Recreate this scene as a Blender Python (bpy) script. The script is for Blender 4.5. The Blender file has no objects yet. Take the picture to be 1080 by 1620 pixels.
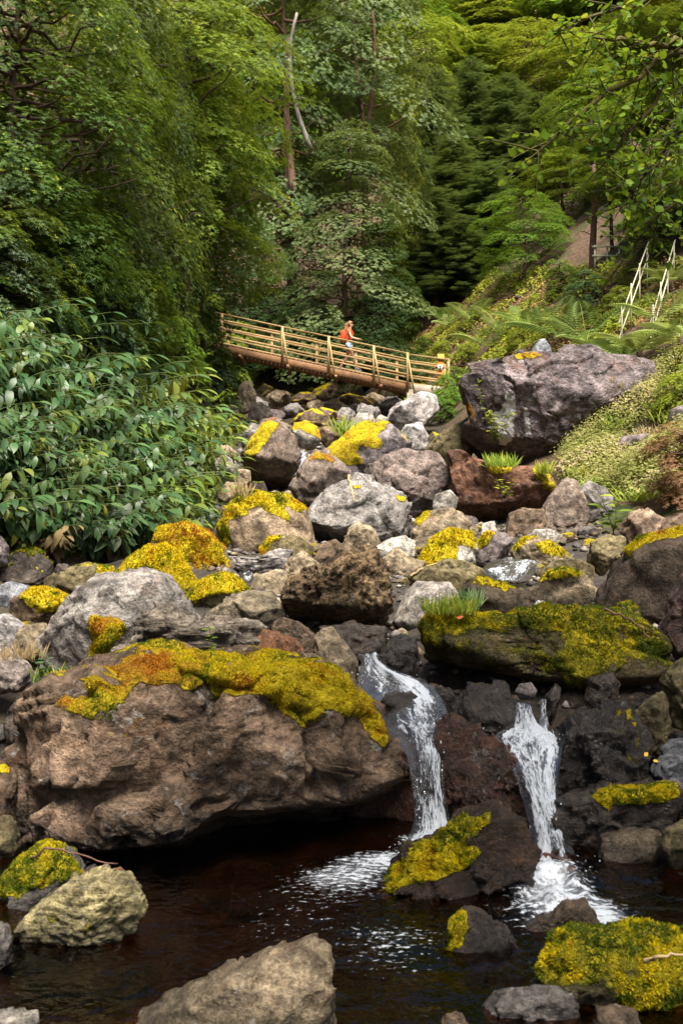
import bpy, bmesh, math, random
import numpy as np
from mathutils import Vector, Matrix, Quaternion
SC = bpy.context.scene
COL = SC.collection
rng = np.random.default_rng(11)
random.seed(11)
F = 1590.0          # focal length in photo pixels (1080 x 1620 frame)
CZ = 1.7            # eye height above the pool
def P(px, py, Y):
    return np.array([(px-540)/F*Y, Y, CZ+(810-py)/F*Y])
def interp(x, pts):
    a = np.array(pts, float); return np.interp(x, a[:,0], a[:,1])

# ------------------------------------------------------------------ noise
def _hash(ix, iy, iz, seed):
    h = (ix.astype(np.int64)*374761393 + iy.astype(np.int64)*668265263 + iz.astype(np.int64)*1274126177 + seed*974711) & 0xffffffff
    h = ((h ^ (h >> 13))*1103515245) & 0xffffffff
    h = ((h ^ (h >> 15))*2246822519) & 0xffffffff
    h = h ^ (h >> 16)
    return h.astype(np.float64)/0xffffffff*2-1
def vnoise(p, seed=0):
    p = np.asarray(p, float); i = np.floor(p).astype(np.int64); f = p-i; u = f*f*(3-2*f); r = 0
    for dx in (0,1):
        for dy in (0,1):
            for dz in (0,1):
                w = (u[:,0] if dx else 1-u[:,0])*(u[:,1] if dy else 1-u[:,1])*(u[:,2] if dz else 1-u[:,2])
                r = r + w*_hash(i[:,0]+dx, i[:,1]+dy, i[:,2]+dz, seed)
    return r
def fbm(p, oct=4, seed=0, gain=.5):
    a, r, q = 1.0, 0, np.asarray(p, float)
    for k in range(oct):
        r = r + a*vnoise(q, seed+k*17); a *= gain; q = q*2.03+13.7
    return r
def sstep(a, b, x):
    t = np.clip((x-a)/(b-a), 0, 1); return t*t*(3-2*t)

# ------------------------------------------------------------------ mesh helpers
def make_mesh(name, V, T, mats, attrs=None, smooth=True, midx=None, uv=None):
    V = np.ascontiguousarray(V, dtype=np.float32); T = np.ascontiguousarray(T, dtype=np.int32)
    k = T.shape[1]; me = bpy.data.meshes.new(name)
    me.vertices.add(len(V)); me.vertices.foreach_set('co', V.ravel())
    me.loops.add(T.size); me.loops.foreach_set('vertex_index', T.ravel())
    me.polygons.add(len(T)); me.polygons.foreach_set('loop_start', np.arange(0, T.size, k, dtype=np.int32))
    if smooth: me.polygons.foreach_set('use_smooth', np.ones(len(T), dtype=bool))
    for m in (mats if isinstance(mats, (list, tuple)) else [mats]): me.materials.append(m)
    if midx is not None: me.polygons.foreach_set('material_index', np.asarray(midx, dtype=np.int32))
    for n, a in (attrs or {}).items():
        a = np.asarray(a, dtype=np.float32)
        if a.ndim == 1:
            at = me.attributes.new(n, 'FLOAT', 'POINT'); at.data.foreach_set('value', a)
        else:
            at = me.attributes.new(n, 'FLOAT_COLOR', 'POINT'); at.data.foreach_set('color', a.ravel())
    if uv is not None:
        l = me.uv_layers.new(name='UVMap'); l.data.foreach_set('uv', np.asarray(uv, dtype=np.float32)[T.ravel()].ravel())
    me.update(calc_edges=True); return me
def link(name, data, parent=None, loc=None):
    o = bpy.data.objects.new(name, data); COL.objects.link(o)
    if parent is not None: o.parent = parent
    if loc is not None: o.location = [float(c) for c in loc]
    return o
def tag(o, label=None, cat=None, group=None, kind=None):
    for k, v in (('label', label), ('category', cat), ('group', group), ('kind', kind)):
        if v: o[k] = v
    return o
def thing(name, label, cat, loc=(0,0,0), rz=0, group=None, scale=1):
    o = link(name, None, None, loc); o.rotation_euler = (0,0,rz); o.scale = (scale,)*3 if np.isscalar(scale) else scale
    return tag(o, label, cat, group)
class MB:
    """collects quads (as two triangles each) for one mesh"""
    def __init__(s): s.V, s.T, s.n = [], [], 0
    def add(s, V, T):
        s.V.append(np.asarray(V, float)); s.T.append(np.asarray(T, int)+s.n); s.n += len(V)
    def bar(s, a, b, w, h, up=(0,0,1), bev=.12):
        a, b = np.array(a, float), np.array(b, float); d = b-a; L = np.linalg.norm(d); d /= L
        x = np.cross(d, up); x /= np.linalg.norm(x)+1e-9; z = np.cross(x, d)
        c = min(w, h)*bev
        prof = [(-w/2+c,-h/2),(w/2-c,-h/2),(w/2,-h/2+c),(w/2,h/2-c),(w/2-c,h/2),(-w/2+c,h/2),(-w/2,h/2-c),(-w/2,-h/2+c)]
        V = [p+x*u+z*v for p in (a, b) for u, v in prof]
        T = []
        for i in range(8):
            j = (i+1) % 8; T += [(i,j,8+j),(i,8+j,8+i)]
        for i in range(1,7): T += [(0,i+1,i),(8,8+i,8+i+1)]
        s.add(V, T)
    def tube(s, pts, rad, sides=7, cap=True):
        pts = np.array(pts, float); n = len(pts); rad = np.broadcast_to(rad, n)
        tan = np.gradient(pts, axis=0); tan /= np.linalg.norm(tan, axis=1, keepdims=True)+1e-9
        ref = np.array([0.31,0.87,0.38]); V = []; T = []
        for i in range(n):
            x = np.cross(tan[i], ref); x /= np.linalg.norm(x)+1e-9; y = np.cross(tan[i], x)
            for k in range(sides):
                a = 2*math.pi*k/sides; V.append(pts[i]+rad[i]*(math.cos(a)*x+math.sin(a)*y))
        for i in range(n-1):
            for k in range(sides):
                j = (k+1) % sides; a, b = i*sides, (i+1)*sides
                T += [(a+k,a+j,b+j),(a+k,b+j,b+k)]
        if cap:
            V += [pts[0], pts[-1]]; c0, c1 = len(V)-2, len(V)-1
            for k in range(sides):
                j = (k+1) % sides; T += [(c0,j,k),(c1,(n-1)*sides+k,(n-1)*sides+j)]
        s.add(V, T)
    def mesh(s, name, mat, smooth=False, attrs=None):
        return make_mesh(name, np.concatenate(s.V), np.concatenate(s.T), mat, attrs, smooth)
    def build(s, name, mat, parent=None, smooth=False, loc=None):
        return link(name, s.mesh(name, mat, smooth), parent, loc)
def nrmz(a): return a/(np.linalg.norm(a, axis=-1, keepdims=True)+1e-9)
def frames(y, n):
    y = nrmz(y); x = nrmz(np.cross(y, n)); z = np.cross(x, y); return x, y, z
def scatter(tpl, pos, ydir, zdir, scale):
    """copies a leaf-like template (verts, tris) to many places; returns V, T, index of the copy per vertex"""
    tv, tt = tpl; n = len(pos); k = len(tv)
    x, y, z = frames(np.asarray(ydir, float), np.asarray(zdir, float))
    sc = np.broadcast_to(scale, n)[:,None,None]
    V = np.asarray(pos)[:,None,:] + sc*(tv[None,:,0:1]*x[:,None,:]+tv[None,:,1:2]*y[:,None,:]+tv[None,:,2:3]*z[:,None,:])
    T = tt[None,:,:] + (np.arange(n)*k)[:,None,None]
    return V.reshape(-1,3), T.reshape(-1,3), np.repeat(np.arange(n), k)
def rdir(n, r=None):
    r = r or rng; return nrmz(r.normal(size=(n,3)))
def perp(z, r=None):
    r = r or rng; a = rdir(len(z), r); return nrmz(a-z*(a*z).sum(1, keepdims=True))

# leaf templates --------------------------------------------------------
def t_leaf(w=.34, fold=.06, droop=.08, seg=1):
    if seg == 1:
        return np.array([(0,0,0),(-w/2,.45,fold),(0,1,-droop),(w/2,.45,fold)], float), np.array([(0,2,1),(0,3,2)])
    V = [(0,0,0)]; T = []
    for i in range(1, seg+1):
        t = i/seg; hw = w/2*math.sin(math.pi*min(t,1)**.8)**.8 if i < seg else 0; zz = -droop*t*t
        yy = t*(1-.25*droop*t)
        V.append((0, yy, zz))
        if i < seg: V += [(-hw, yy, zz+fold*hw*3), (hw, yy, zz+fold*hw*3)]
    def ix(i): return (0,0,0) if i == 0 else (1+3*(i-1), 2+3*(i-1), 3+3*(i-1)) if i < seg else (1+3*(seg-1),)*3
    for i in range(seg):
        a, b = ix(i), ix(i+1)
        if i == 0: T += [(0,b[0],b[1]),(0,b[2],b[0])]
        elif i == seg-1: T += [(a[0],b[0],a[1]),(a[0],a[2],b[0])]
        else: T += [(a[0],b[0],b[1]),(a[0],b[1],a[1]),(a[0],a[2],b[2]),(a[0],b[2],b[0])]
    return np.array(V, float), np.array(T)
def t_rosette(n=7, w=.3, up=.35, seed=0):
    r = np.random.default_rng(seed); base = t_leaf(w, .05, .12)
    a = np.arange(n)*2*math.pi/n+r.uniform(-.3,.3,n); u = up+r.uniform(-.25,.25,n)
    y = np.stack([np.cos(a)*np.cos(u), np.sin(a)*np.cos(u), np.sin(u)],1)
    z = np.stack([-np.cos(a)*np.sin(u), -np.sin(a)*np.sin(u), np.cos(u)],1)
    V, T, _ = scatter(base, np.zeros((n,3)), y, z, r.uniform(.75,1.1,n)); return V, T
def t_spray(n=9, seed=0):
    r = np.random.default_rng(seed); b = t_leaf(.13, .02, .12); t = np.linspace(.02,.9,n)
    pos = np.repeat(np.stack([0*t, t, -.18*t*t],1), 2, 0); s = np.tile([-1,1], n)
    y = np.stack([s*.8, np.full(2*n,.75), r.uniform(-.3,.15,2*n)],1)
    V, T, _ = scatter(b, pos, y, np.tile([0,0,1.],(2*n,1)), np.repeat(.5*(1-.6*t),2)*r.uniform(.8,1.2,2*n)); return V, T
def t_frond(n=19, L=.23, arch=.34, w=.10):
    t = np.linspace(.14,.985,n); z = .5*t*arch*1.6-arch*1.25*t*t
    pos = np.repeat(np.stack([0*t, t*(1-.12*t), z],1), 2, 0); s = np.tile([-1.,1.], n)
    ln = L*np.sin(np.pi*np.clip(t,0,1)**.75)**.75+.015
    y = np.stack([s, np.full(2*n,.42), np.full(2*n,-.18)],1)
    V, T, _ = scatter(t_leaf(w, .03, .12), pos, y, np.tile([0,-.2,1.],(2*n,1)), np.repeat(ln,2))
    # rachis
    tt = np.linspace(0,1,9); zz = .5*tt*arch*1.6-arch*1.25*tt*tt; yy = tt*(1-.12*tt)
    R = []
    for i in range(9): R += [(-.006*(1-tt[i])-.001, yy[i], zz[i]+.002), (.006*(1-tt[i])+.001, yy[i], zz[i]+.002)]
    Q = []
    for i in range(8): Q += [(2*i,2*i+1,2*i+3),(2*i,2*i+3,2*i+2)]
    return np.concatenate([V, np.array(R)]), np.concatenate([T, np.array(Q)+len(V)])

# ------------------------------------------------------------------ materials
class NT:
    def __init__(s, name):
        s.m = bpy.data.materials.new(name); s.m.use_nodes = True; s.t = s.m.node_tree; s.t.nodes.clear()
    def n(s, typ, ins=None, **kw):
        nd = s.t.nodes.new(typ)
        for k, v in kw.items(): setattr(nd, k, v)
        for k, v in (ins or {}).items():
            sock = nd.inputs[k]
            if isinstance(v, bpy.types.NodeSocket): s.t.links.new(v, sock)
            else: sock.default_value = v
        return nd
    def math(s, op, a, b=0.0, c=None):
        d = {0:a, 1:b}
        if c is not None: d[2] = c
        return s.n('ShaderNodeMath', d, operation=op).outputs[0]
    def mix(s, f, a, b, bt='MIX'):
        nd = s.n('ShaderNodeMix', None, data_type='RGBA', blend_type=bt)
        for i, v in ((0,f),(6,a),(7,b)):
            if isinstance(v, bpy.types.NodeSocket): s.t.links.new(v, nd.inputs[i])
            elif i == 0: nd.inputs[0].default_value = v
            else: nd.inputs[i].default_value = (*v[:3],1)
        return nd.outputs[2]
    def rng(s, v, a, b, c=0.0, d=1.0, smooth=True):
        return s.n('ShaderNodeMapRange', {0:v,1:a,2:b,3:c,4:d}, interpolation_type='SMOOTHSTEP' if smooth else 'LINEAR').outputs[0]
    def noise(s, vec, scale, detail=6, rough=.55, dist=0.0):
        return s.n('ShaderNodeTexNoise', {'Vector':vec,'Scale':scale,'Detail':detail,'Roughness':rough,'Distortion':dist}).outputs[0]
    def attr(s, name): return s.n('ShaderNodeAttribute', None, attribute_name=name)
    def out(s, sh):
        s.n('ShaderNodeOutputMaterial', {0:sh}); return s.m
def sep(t, c): return t.n('ShaderNodeSeparateColor', {0:c}).outputs

def rock_material():
    t = NT('rock'); A, B, C = t.attr('A'), t.attr('B'), t.attr('C'); b, c = sep(t, B.outputs[0]), sep(t, C.outputs[0])
    oi = t.n('ShaderNodeObjectInfo'); tc = t.n('ShaderNodeTexCoord')
    off = t.math('MULTIPLY', oi.outputs['Random'], 60.0)
    v0 = t.n('ShaderNodeVectorMath', {0:tc.outputs['Object'], 3:A.outputs['Alpha']}, operation='SCALE').outputs[0]
    v = t.n('ShaderNodeVectorMath', {0:v0, 1:off}, operation='ADD').outputs[0]
    n1 = t.noise(v, 1.4, 5, .6, .6); n2 = t.noise(v, 5.0, 9, .68, .3); n3 = t.noise(v, 30.0, 5, .7); n4 = t.noise(v, 3.2, 8, .7, 1.0)
    mp = t.n('ShaderNodeMapping', {'Vector':v, 'Rotation':(.35,.3,.1), 'Scale':(1.2,1.5,14)}).outputs[0]
    n5 = t.noise(mp, 1.2, 6, .6, .5)
    vor = t.n('ShaderNodeTexVoronoi', {'Vector':t.n('ShaderNodeVectorMath', {0:v, 1:t.n('ShaderNodeTexNoise', {'Vector':v,'Scale':2.5,'Detail':4.0}).outputs[1]}, operation='ADD').outputs[0], 'Scale':1.5}, feature='DISTANCE_TO_EDGE').outputs[0]
    crack = t.rng(vor, .0, .035, 1, 0)
    tone = t.math('MULTIPLY', t.rng(n1,.3,.7,.42,1.2), t.rng(n2,.32,.68,.35,1.45))
    tone = t.math('MULTIPLY', tone, t.rng(n3,.35,.65,.65,1.3))
    tone = t.math('MULTIPLY', tone, t.math('SUBTRACT', 1.0, t.math('MULTIPLY', crack, .0)))
    tone = t.math('MULTIPLY', tone, t.math('ADD', 1.0, t.math('MULTIPLY', t.rng(n5,.3,.7,-.5,.4), c[2])))
    col = t.mix(1.0, A.outputs[0], t.n('ShaderNodeCombineColor', {0:tone,1:tone,2:tone}).outputs[0], 'MULTIPLY')
    # warm and cool drift, rust, pale lichen, dark pits
    col = t.mix(t.math('MULTIPLY', t.rng(n4,.5,.72), c[0]), col, (.20,.075,.022))
    n6 = t.noise(v, 7.5, 7, .75, .8)
    col = t.mix(t.math('MULTIPLY', t.rng(n6,.57,.66), B.outputs['Alpha']), col, (.47,.45,.43))
    pit = t.math('MULTIPLY', t.rng(t.noise(v, 11.0, 4, .6), .50, .38), c[1])
    col = t.mix(t.math('MULTIPLY', pit, .8), col, (.028,.019,.012))
    # white mineral stain
    col = t.mix(t.math('MULTIPLY', C.outputs['Alpha'], t.rng(n2,.28,.46)), col, (.80,.78,.75))
    wet = b[2]
    col = t.mix(t.math('MULTIPLY', wet, .62), col, (.010,.006,.004))
    # moss
    mm = t.rng(t.math('ADD', b[0], t.math('MULTIPLY', t.math('SUBTRACT', t.noise(v,6.0,7,.7), .5), 1.3)), .40, .56)
    mn = t.noise(v, 16.0, 6, .7); hue = t.math('ADD', b[1], t.math('MULTIPLY', t.math('SUBTRACT', t.noise(v,2.6,5,.65), .5), .9))
    mc = t.mix(t.rng(hue,.05,.45), (.075,.10,.008), (.52,.40,.008)); mc = t.mix(t.rng(hue,.5,.85), mc, (.37,.145,.011))
    mv = t.rng(mn,.3,.7,.45,1.35); mc = t.mix(1.0, mc, t.n('ShaderNodeCombineColor', {0:mv,1:mv,2:mv}).outputs[0], 'MULTIPLY')
    col = t.mix(mm, col, mc)
    h = t.math('ADD', t.math('MULTIPLY', n2, .5), t.math('MULTIPLY', n3, .26))
    h = t.math('ADD', h, t.math('MULTIPLY', n1, .6)); h = t.math('SUBTRACT', h, t.math('MULTIPLY', crack, .03))
    h = t.math('SUBTRACT', h, t.math('MULTIPLY', pit, .3)); h = t.math('ADD', h, t.math('MULTIPLY', t.math('MULTIPLY', n5, c[2]), .6))
    h = t.math('ADD', h, t.math('MULTIPLY', mm, t.math('ADD', .12, t.math('MULTIPLY', mn, .5))))
    dist = t.math('DIVIDE', .14, A.outputs['Alpha'])
    bump = t.n('ShaderNodeBump', {'Strength':1.0, 'Distance':dist, 'Height':h}).outputs[0]
    rough = t.math('SUBTRACT', .85, t.math('MULTIPLY', t.math('MINIMUM', t.math('MULTIPLY', t.math('MULTIPLY', wet, t.math('SUBTRACT', 1.0, mm)), 1.6), 1.0), .62))
    bs = t.n('ShaderNodeBsdfPrincipled', {'Base Color':col, 'Roughness':rough, 'Normal':bump, 'Specular IOR Level':t.math('SUBTRACT', .25, t.math('MULTIPLY', wet, .15)), 'Coat Weight':t.math('MULTIPLY', t.math('MULTIPLY', wet, t.math('SUBTRACT', 1.0, mm)), .75), 'Coat Roughness':.06, 'Coat Normal':bump})
    return t.out(bs.outputs[0])
def leaf_material(name, c0, c1, c2=None, rough=.45, trans=.3, spec=.35, objvar=.25):
    """lv: 0..1 value of the single leaf; the colour belongs to the leaf itself"""
    t = NT(name); lv = t.attr('lv').outputs['Fac']; oi = t.n('ShaderNodeObjectInfo').outputs['Random']
    col = t.mix(t.rng(lv,0,.85,0,1,False), c0, c1)
    if c2: col = t.mix(t.rng(lv,.86,1.0), col, c2)
    hs = t.n('ShaderNodeHueSaturation', {'Hue':t.math('ADD', .5-.02, t.math('MULTIPLY', oi, .04)), 'Value':t.math('ADD', 1-objvar*.5, t.math('MULTIPLY', oi, objvar)), 'Color':col}).outputs[0]
    p = t.n('ShaderNodeBsdfPrincipled', {'Base Color':hs, 'Roughness':rough, 'Specular IOR Level':spec}).outputs[0]
    tr = t.n('ShaderNodeBsdfTranslucent', {'Color':t.mix(.35, hs, (.30,.33,.02))}).outputs[0]
    return t.out(t.n('ShaderNodeMixShader', {0:trans, 1:p, 2:tr}).outputs[0])
def wood_material(name, c0, c1, scale=6, rough=.8):
    t = NT(name); tc = t.n('ShaderNodeTexCoord').outputs['Object']
    n = t.noise(t.n('ShaderNodeMapping', {'Vector':tc,'Scale':(1,6,6)}).outputs[0], scale, 6, .65); n2 = t.noise(tc, 1.7, 4, .6)
    col = t.mix(t.rng(n,.3,.7), c0, c1); col = t.mix(t.rng(n2,.45,.7,0,.5), col, tuple(x*.45 for x in c0))
    bmp = t.n('ShaderNodeBump', {'Strength':.4,'Distance':.02,'Height':n}).outputs[0]
    return t.out(t.n('ShaderNodeBsdfPrincipled', {'Base Color':col,'Roughness':rough,'Normal':bmp}).outputs[0])
def bark_material(name, c0, c1, moss=0.0):
    t = NT(name); tc = t.n('ShaderNodeTexCoord').outputs['Object']
    n = t.noise(t.n('ShaderNodeMapping', {'Vector':tc,'Scale':(5,5,1.2)}).outputs[0], 2.2, 8, .7); n2 = t.noise(tc, 1.1, 5, .6)
    col = t.mix(t.rng(n,.3,.7), c0, c1)
    if moss: col = t.mix(t.rng(n2,.45,.6,0,moss), col, (.14,.12,.015))
    bmp = t.n('ShaderNodeBump', {'Strength':.8,'Distance':.05,'Height':n}).outputs[0]
    return t.out(t.n('ShaderNodeBsdfPrincipled', {'Base Color':col,'Roughness':.85,'Normal':bmp}).outputs[0])
def plain_material(name, c, rough=.7, var=.3, scale=8, bump=.15, spec=.3):
    t = NT(name); tc = t.n('ShaderNodeTexCoord').outputs['Object']; n = t.noise(tc, scale, 6, .6)
    k = t.rng(n,.3,.7,1-var,1+var); col = t.mix(1.0, c, t.n('ShaderNodeCombineColor', {0:k,1:k,2:k}).outputs[0], 'MULTIPLY')
    bmp = t.n('ShaderNodeBump', {'Strength':bump,'Distance':.02,'Height':n}).outputs[0]
    return t.out(t.n('ShaderNodeBsdfPrincipled', {'Base Color':col,'Roughness':rough,'Normal':bmp,'Specular IOR Level':spec}).outputs[0])
def ground_material():
    t = NT('ground'); g = t.n('ShaderNodeNewGeometry').outputs['Position']; B = sep(t, t.attr('B').outputs[0])
    n1, n2, n3 = t.noise(g,.9,6,.6,.5), t.noise(g,7,8,.7), t.noise(g,34,4,.7)
    lit = t.mix(t.rng(n2,.35,.65), (.035,.02,.011), (.15,.085,.045)); lit = t.mix(t.rng(n3,.55,.68), lit, (.22,.13,.06))
    grn = t.mix(t.rng(n2,.35,.65), (.018,.03,.006), (.085,.105,.016))
    col = t.mix(t.rng(t.math('ADD', n1, t.math('MULTIPLY', B[1], .3)),.46,.62), lit, grn)
    st = t.mix(t.rng(n2,.3,.7), (.02,.016,.012), (.085,.068,.05)); st = t.mix(t.rng(n1,.5,.65), st, (.05,.045,.02))
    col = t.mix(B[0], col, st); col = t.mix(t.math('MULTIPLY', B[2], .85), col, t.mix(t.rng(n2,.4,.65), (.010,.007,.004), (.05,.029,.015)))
    bmp = t.n('ShaderNodeBump', {'Strength':1.0,'Distance':.08,'Height':t.math('ADD', n2, t.math('MULTIPLY', n3, .5))}).outputs[0]
    return t.out(t.n('ShaderNodeBsdfPrincipled', {'Base Color':col,'Roughness':t.math('SUBTRACT', .9, t.math('MULTIPLY', B[2], .4)),'Normal':bmp}).outputs[0])
def water_material(name, tint, still=True):
    """foam attr: how much white water; uv runs across / along the flow in metres"""
    t = NT(name); g = t.n('ShaderNodeNewGeometry').outputs['Position']; foam = t.attr('foam').outputs['Fac']
    if still:
        va = t.n('ShaderNodeMapping', {'Vector':g, 'Rotation':(0,0,math.radians(-62)), 'Scale':(9,26,9)}).outputs[0]
        f = t.math('MULTIPLY', t.noise(va, 1.7, 5, .62, .6), 1.0); f2 = t.noise(g, 38, 3, .6)
        f = t.math('ADD', t.math('MULTIPLY', f, .62), t.math('MULTIPLY', f2, .38))
        m = t.math('MAXIMUM', t.rng(t.math('ADD', f, t.math('MULTIPLY', foam, .40)), .72, .86), t.math('MULTIPLY', t.rng(t.math('ADD', t.math('MULTIPLY', foam, .8), t.math('MULTIPLY', t.noise(g, 22, 6, .75, .5), .5)), .66, 1.05), .5))
        h = t.math('ADD', t.noise(g, 9, 3, .5, .4), t.math('MULTIPLY', t.noise(g, 30, 2, .5), .3)); bd, bst = .035, .5
    else:
        u = t.n('ShaderNodeUVMap').outputs[0]
        va = t.n('ShaderNodeMapping', {'Vector':u, 'Scale':(44,8.5,1)}).outputs[0]; vb = t.n('ShaderNodeMapping', {'Vector':u, 'Scale':(120,34,1)}).outputs[0]
        f = t.math('ADD', t.math('MULTIPLY', t.noise(va, 1.0, 4, .6, .9), .62), t.math('MULTIPLY', t.noise(vb, 1.0, 3, .6, .6), .38))
        m = t.rng(t.math('ADD', f, t.math('MULTIPLY', t.math('SUBTRACT', foam, .5), .40)), .55, .72); h = f; bd, bst = .05, .9
    bmp = t.n('ShaderNodeBump', {'Strength':bst,'Distance':bd,'Height':h}).outputs[0]
    fr = t.math('MULTIPLY', t.n('ShaderNodeFresnel', {'IOR':1.33,'Normal':bmp}).outputs[0], 1.0 if still else .6)
    gl = t.n('ShaderNodeBsdfGlossy', {'Color':(1,1,1,1),'Roughness':.04 if still else .12,'Normal':bmp}).outputs[0]
    tr = t.n('ShaderNodeBsdfTransparent', {'Color':(*tint,1)}).outputs[0]
    w = t.n('ShaderNodeMixShader', {0:fr,1:tr,2:gl}).outputs[0]; m = t.math('MULTIPLY', m, .86)
    fo = t.n('ShaderNodeBsdfPrincipled', {'Base Color':(.68,.73,.80,1),'Roughness':.4,'Normal':bmp,'Specular IOR Level':.5}).outputs[0]
    return t.out(t.n('ShaderNodeMixShader', {0:m,1:w,2:fo}).outputs[0])
M = {}
M['rock'] = rock_material(); M['ground'] = ground_material()
M['pool'] = water_material('pool_water', (.44,.27,.15)); M['fall'] = water_material('falling_water', (.62,.60,.56), False)
M['leaf_pad'] = leaf_material('leaf_layered', (.045,.10,.010), (.19,.29,.028), (.32,.38,.05), .6, .32, .16)
M['leaf_blue'] = leaf_material('leaf_blue_green', (.045,.095,.030), (.17,.25,.085), (.30,.36,.17), .6, .25, .2)
M['leaf_yellow'] = leaf_material('leaf_yellow_green', (.10,.15,.012), (.33,.38,.035), (.48,.46,.06), .6, .42, .15)
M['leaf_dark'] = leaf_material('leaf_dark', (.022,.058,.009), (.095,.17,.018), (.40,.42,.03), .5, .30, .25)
M['leaf_ginger'] = leaf_material('leaf_ginger', (.022,.06,.018), (.075,.14,.042), (.34,.36,.07), .44, .17, .42)
M['leaf_young'] = leaf_material('leaf_ginger_young', (.08,.13,.02), (.22,.28,.05), (.42,.40,.07), .45, .3, .35)
M['leaf_dry'] = leaf_material('leaf_dry', (.15,.10,.045), (.32,.23,.11), None, .7, .25, .2)
M['leaf_shade'] = leaf_material('leaf_painted_shade', (.012,.034,.008), (.045,.085,.018), (.09,.13,.03), .6, .2, .15)  # darkened leaf copy: painted shade for trees behind the lighter crowns
M['leaf_litter'] = leaf_material('leaf_litter', (.10,.05,.025), (.30,.17,.08), None, .8, .15, .1)
M['conifer'] = leaf_material('conifer_needles', (.03,.075,.026), (.10,.165,.06), (.16,.21,.06), .65, .25, .12)
M['fern'] = leaf_material('fern_frond', (.10,.18,.014), (.28,.38,.04), (.44,.44,.06), .6, .38, .15)
M['tree_fern'] = leaf_material('tree_fern_frond', (.20,.29,.07), (.38,.47,.15), (.5,.54,.22), .6, .35, .15)
M['leaf_beech'] = leaf_material('leaf_overhang', (.05,.13,.010), (.20,.34,.018), (.42,.46,.03), .5, .45, .2)
M['cover'] = leaf_material('ground_cover', (.12,.14,.03), (.38,.36,.12), (.55,.38,.34), .7, .32, .1)
M['red_leaf'] = leaf_material('reddish_leaf', (.12,.06,.03), (.30,.15,.09), (.2,.21,.05), .7, .25, .1)
M['moss'] = None
M['bark'] = bark_material('bark_brown', (.035,.022,.014), (.12,.07,.042)); M['bark_pale'] = bark_material('bark_pale', (.12,.10,.08), (.34,.31,.26))
M['bark_red'] = bark_material('bark_red', (.09,.045,.03), (.25,.13,.085)); M['bark_moss'] = bark_material('bark_mossy', (.03,.02,.014), (.09,.06,.04), .8)
M['wood'] = wood_material('rail_wood', (.30,.185,.07), (.52,.36,.16)); M['beam'] = wood_material('beam_wood', (.15,.072,.03), (.33,.175,.075))
M['plank'] = wood_material('plank_wood', (.22,.14,.08), (.36,.25,.15)); M['white_wood'] = wood_material('pale_rail_wood', (.34,.32,.21), (.52,.49,.36))
M['concrete'] = plain_material('concrete', (.40,.33,.25), .85, .25, 5); M['orange'] = plain_material('orange_paint', (.62,.24,.035), .6, .15)
M['white'] = plain_material('white_panel', (.8,.8,.78), .5, .08); M['ink'] = plain_material('dark_ink', (.03,.03,.03), .6, .1)
M['skin'] = plain_material('skin', (.60,.36,.25), .5, .06); M['hair'] = plain_material('hair', (.30,.16,.07), .5, .3, 60)
M['red_cloth'] = plain_material('red_cloth', (.68,.07,.02), .75, .15); M['coral'] = plain_material('coral_cloth', (.75,.19,.08), .8, .12)
M['denim'] = plain_material('denim', (.30,.44,.55), .85, .2, 40); M['shoe'] = plain_material('shoe_grey', (.22,.22,.23), .7, .1); M['sole'] = plain_material('shoe_sole', (.7,.7,.68), .6, .05)
M['stem'] = plain_material('green_stem', (.09,.12,.03), .6, .3); M['straw'] = plain_material('straw', (.42,.30,.15), .8, .3)

# ------------------------------------------------------------------ terrain
BED = [(-20,-.3),(3.0,-.3),(4.6,-.35),(5.1,-.2),(5.6,.0),(6.5,.30),(7.3,.62),(8,.80),(10,1.02),(13,1.28),(16,1.7),(20,2.35),(25,3.2),(32,4.5),(36,5.0),(40,6.0),(43,7.2),(48,9.8),(60,19),(80,36),(100,52),(140,74)]
XL = [(-20,-4),(3,-3.6),(6,-3.2),(9,-2.9),(11,-2.5),(14,-2.15),(18,-2.1),(25,-3.0),(32,-3.9),(40,-4.6),(60,-8),(140,-10)]
XR = [(-20,2.6),(3,2.1),(6,1.9),(8,2.4),(12,3.4),(16,3.3),(20,3.0),(25,2.8),(32,2.8),(36,2.6),(40,2.1),(44,2.0),(60,5),(140,8)]
SR = [(-20,.5),(6,.5),(20,.6),(28,.7),(34,.92),(44,.85),(60,.5),(140,.35)]
def h_base(x, y):
    x = np.asarray(x, float); y = np.asarray(y, float)
    z = interp(y, BED); dl = np.maximum(interp(y, XL)-x, 0); dr = np.maximum(x-interp(y, XR), 0)
    z = z + np.where(dl < .5, dl*dl*1.3, 1.3*dl-.325)*np.where(dl > 0, 1, 0)*interp(y, [(40,1),(70,.45)])
    z = z - np.maximum(dl-7, 0)*.55
    sl = interp(y, SR); z = z + np.where(dr < .5, dr*dr*sl, sl*dr-.25*sl)
    return z
def ground_h(x, y):
    x = np.atleast_1d(np.asarray(x, float)); y = np.atleast_1d(np.asarray(y, float))
    p = np.stack([x, y, 0*x], 1); a = np.clip(y/25, .12, 1)
    return h_base(x, y) + a*.22*fbm(p*.55, 3, 5) + .05*fbm(p*2.6, 3, 9)
def hit(px, py, y0=3.0, y1=130):
    """where the line of sight through a photo pixel meets the ground"""
    Y = np.concatenate([np.arange(y0, 20, .05), np.arange(20, y1, .12)])
    X = (px-540)/F*Y; Z = CZ+(810-py)/F*Y; g = ground_h(X, Y); k = np.argmax(g >= Z)
    return np.array([X[k], Y[k], g[k]])
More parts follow.
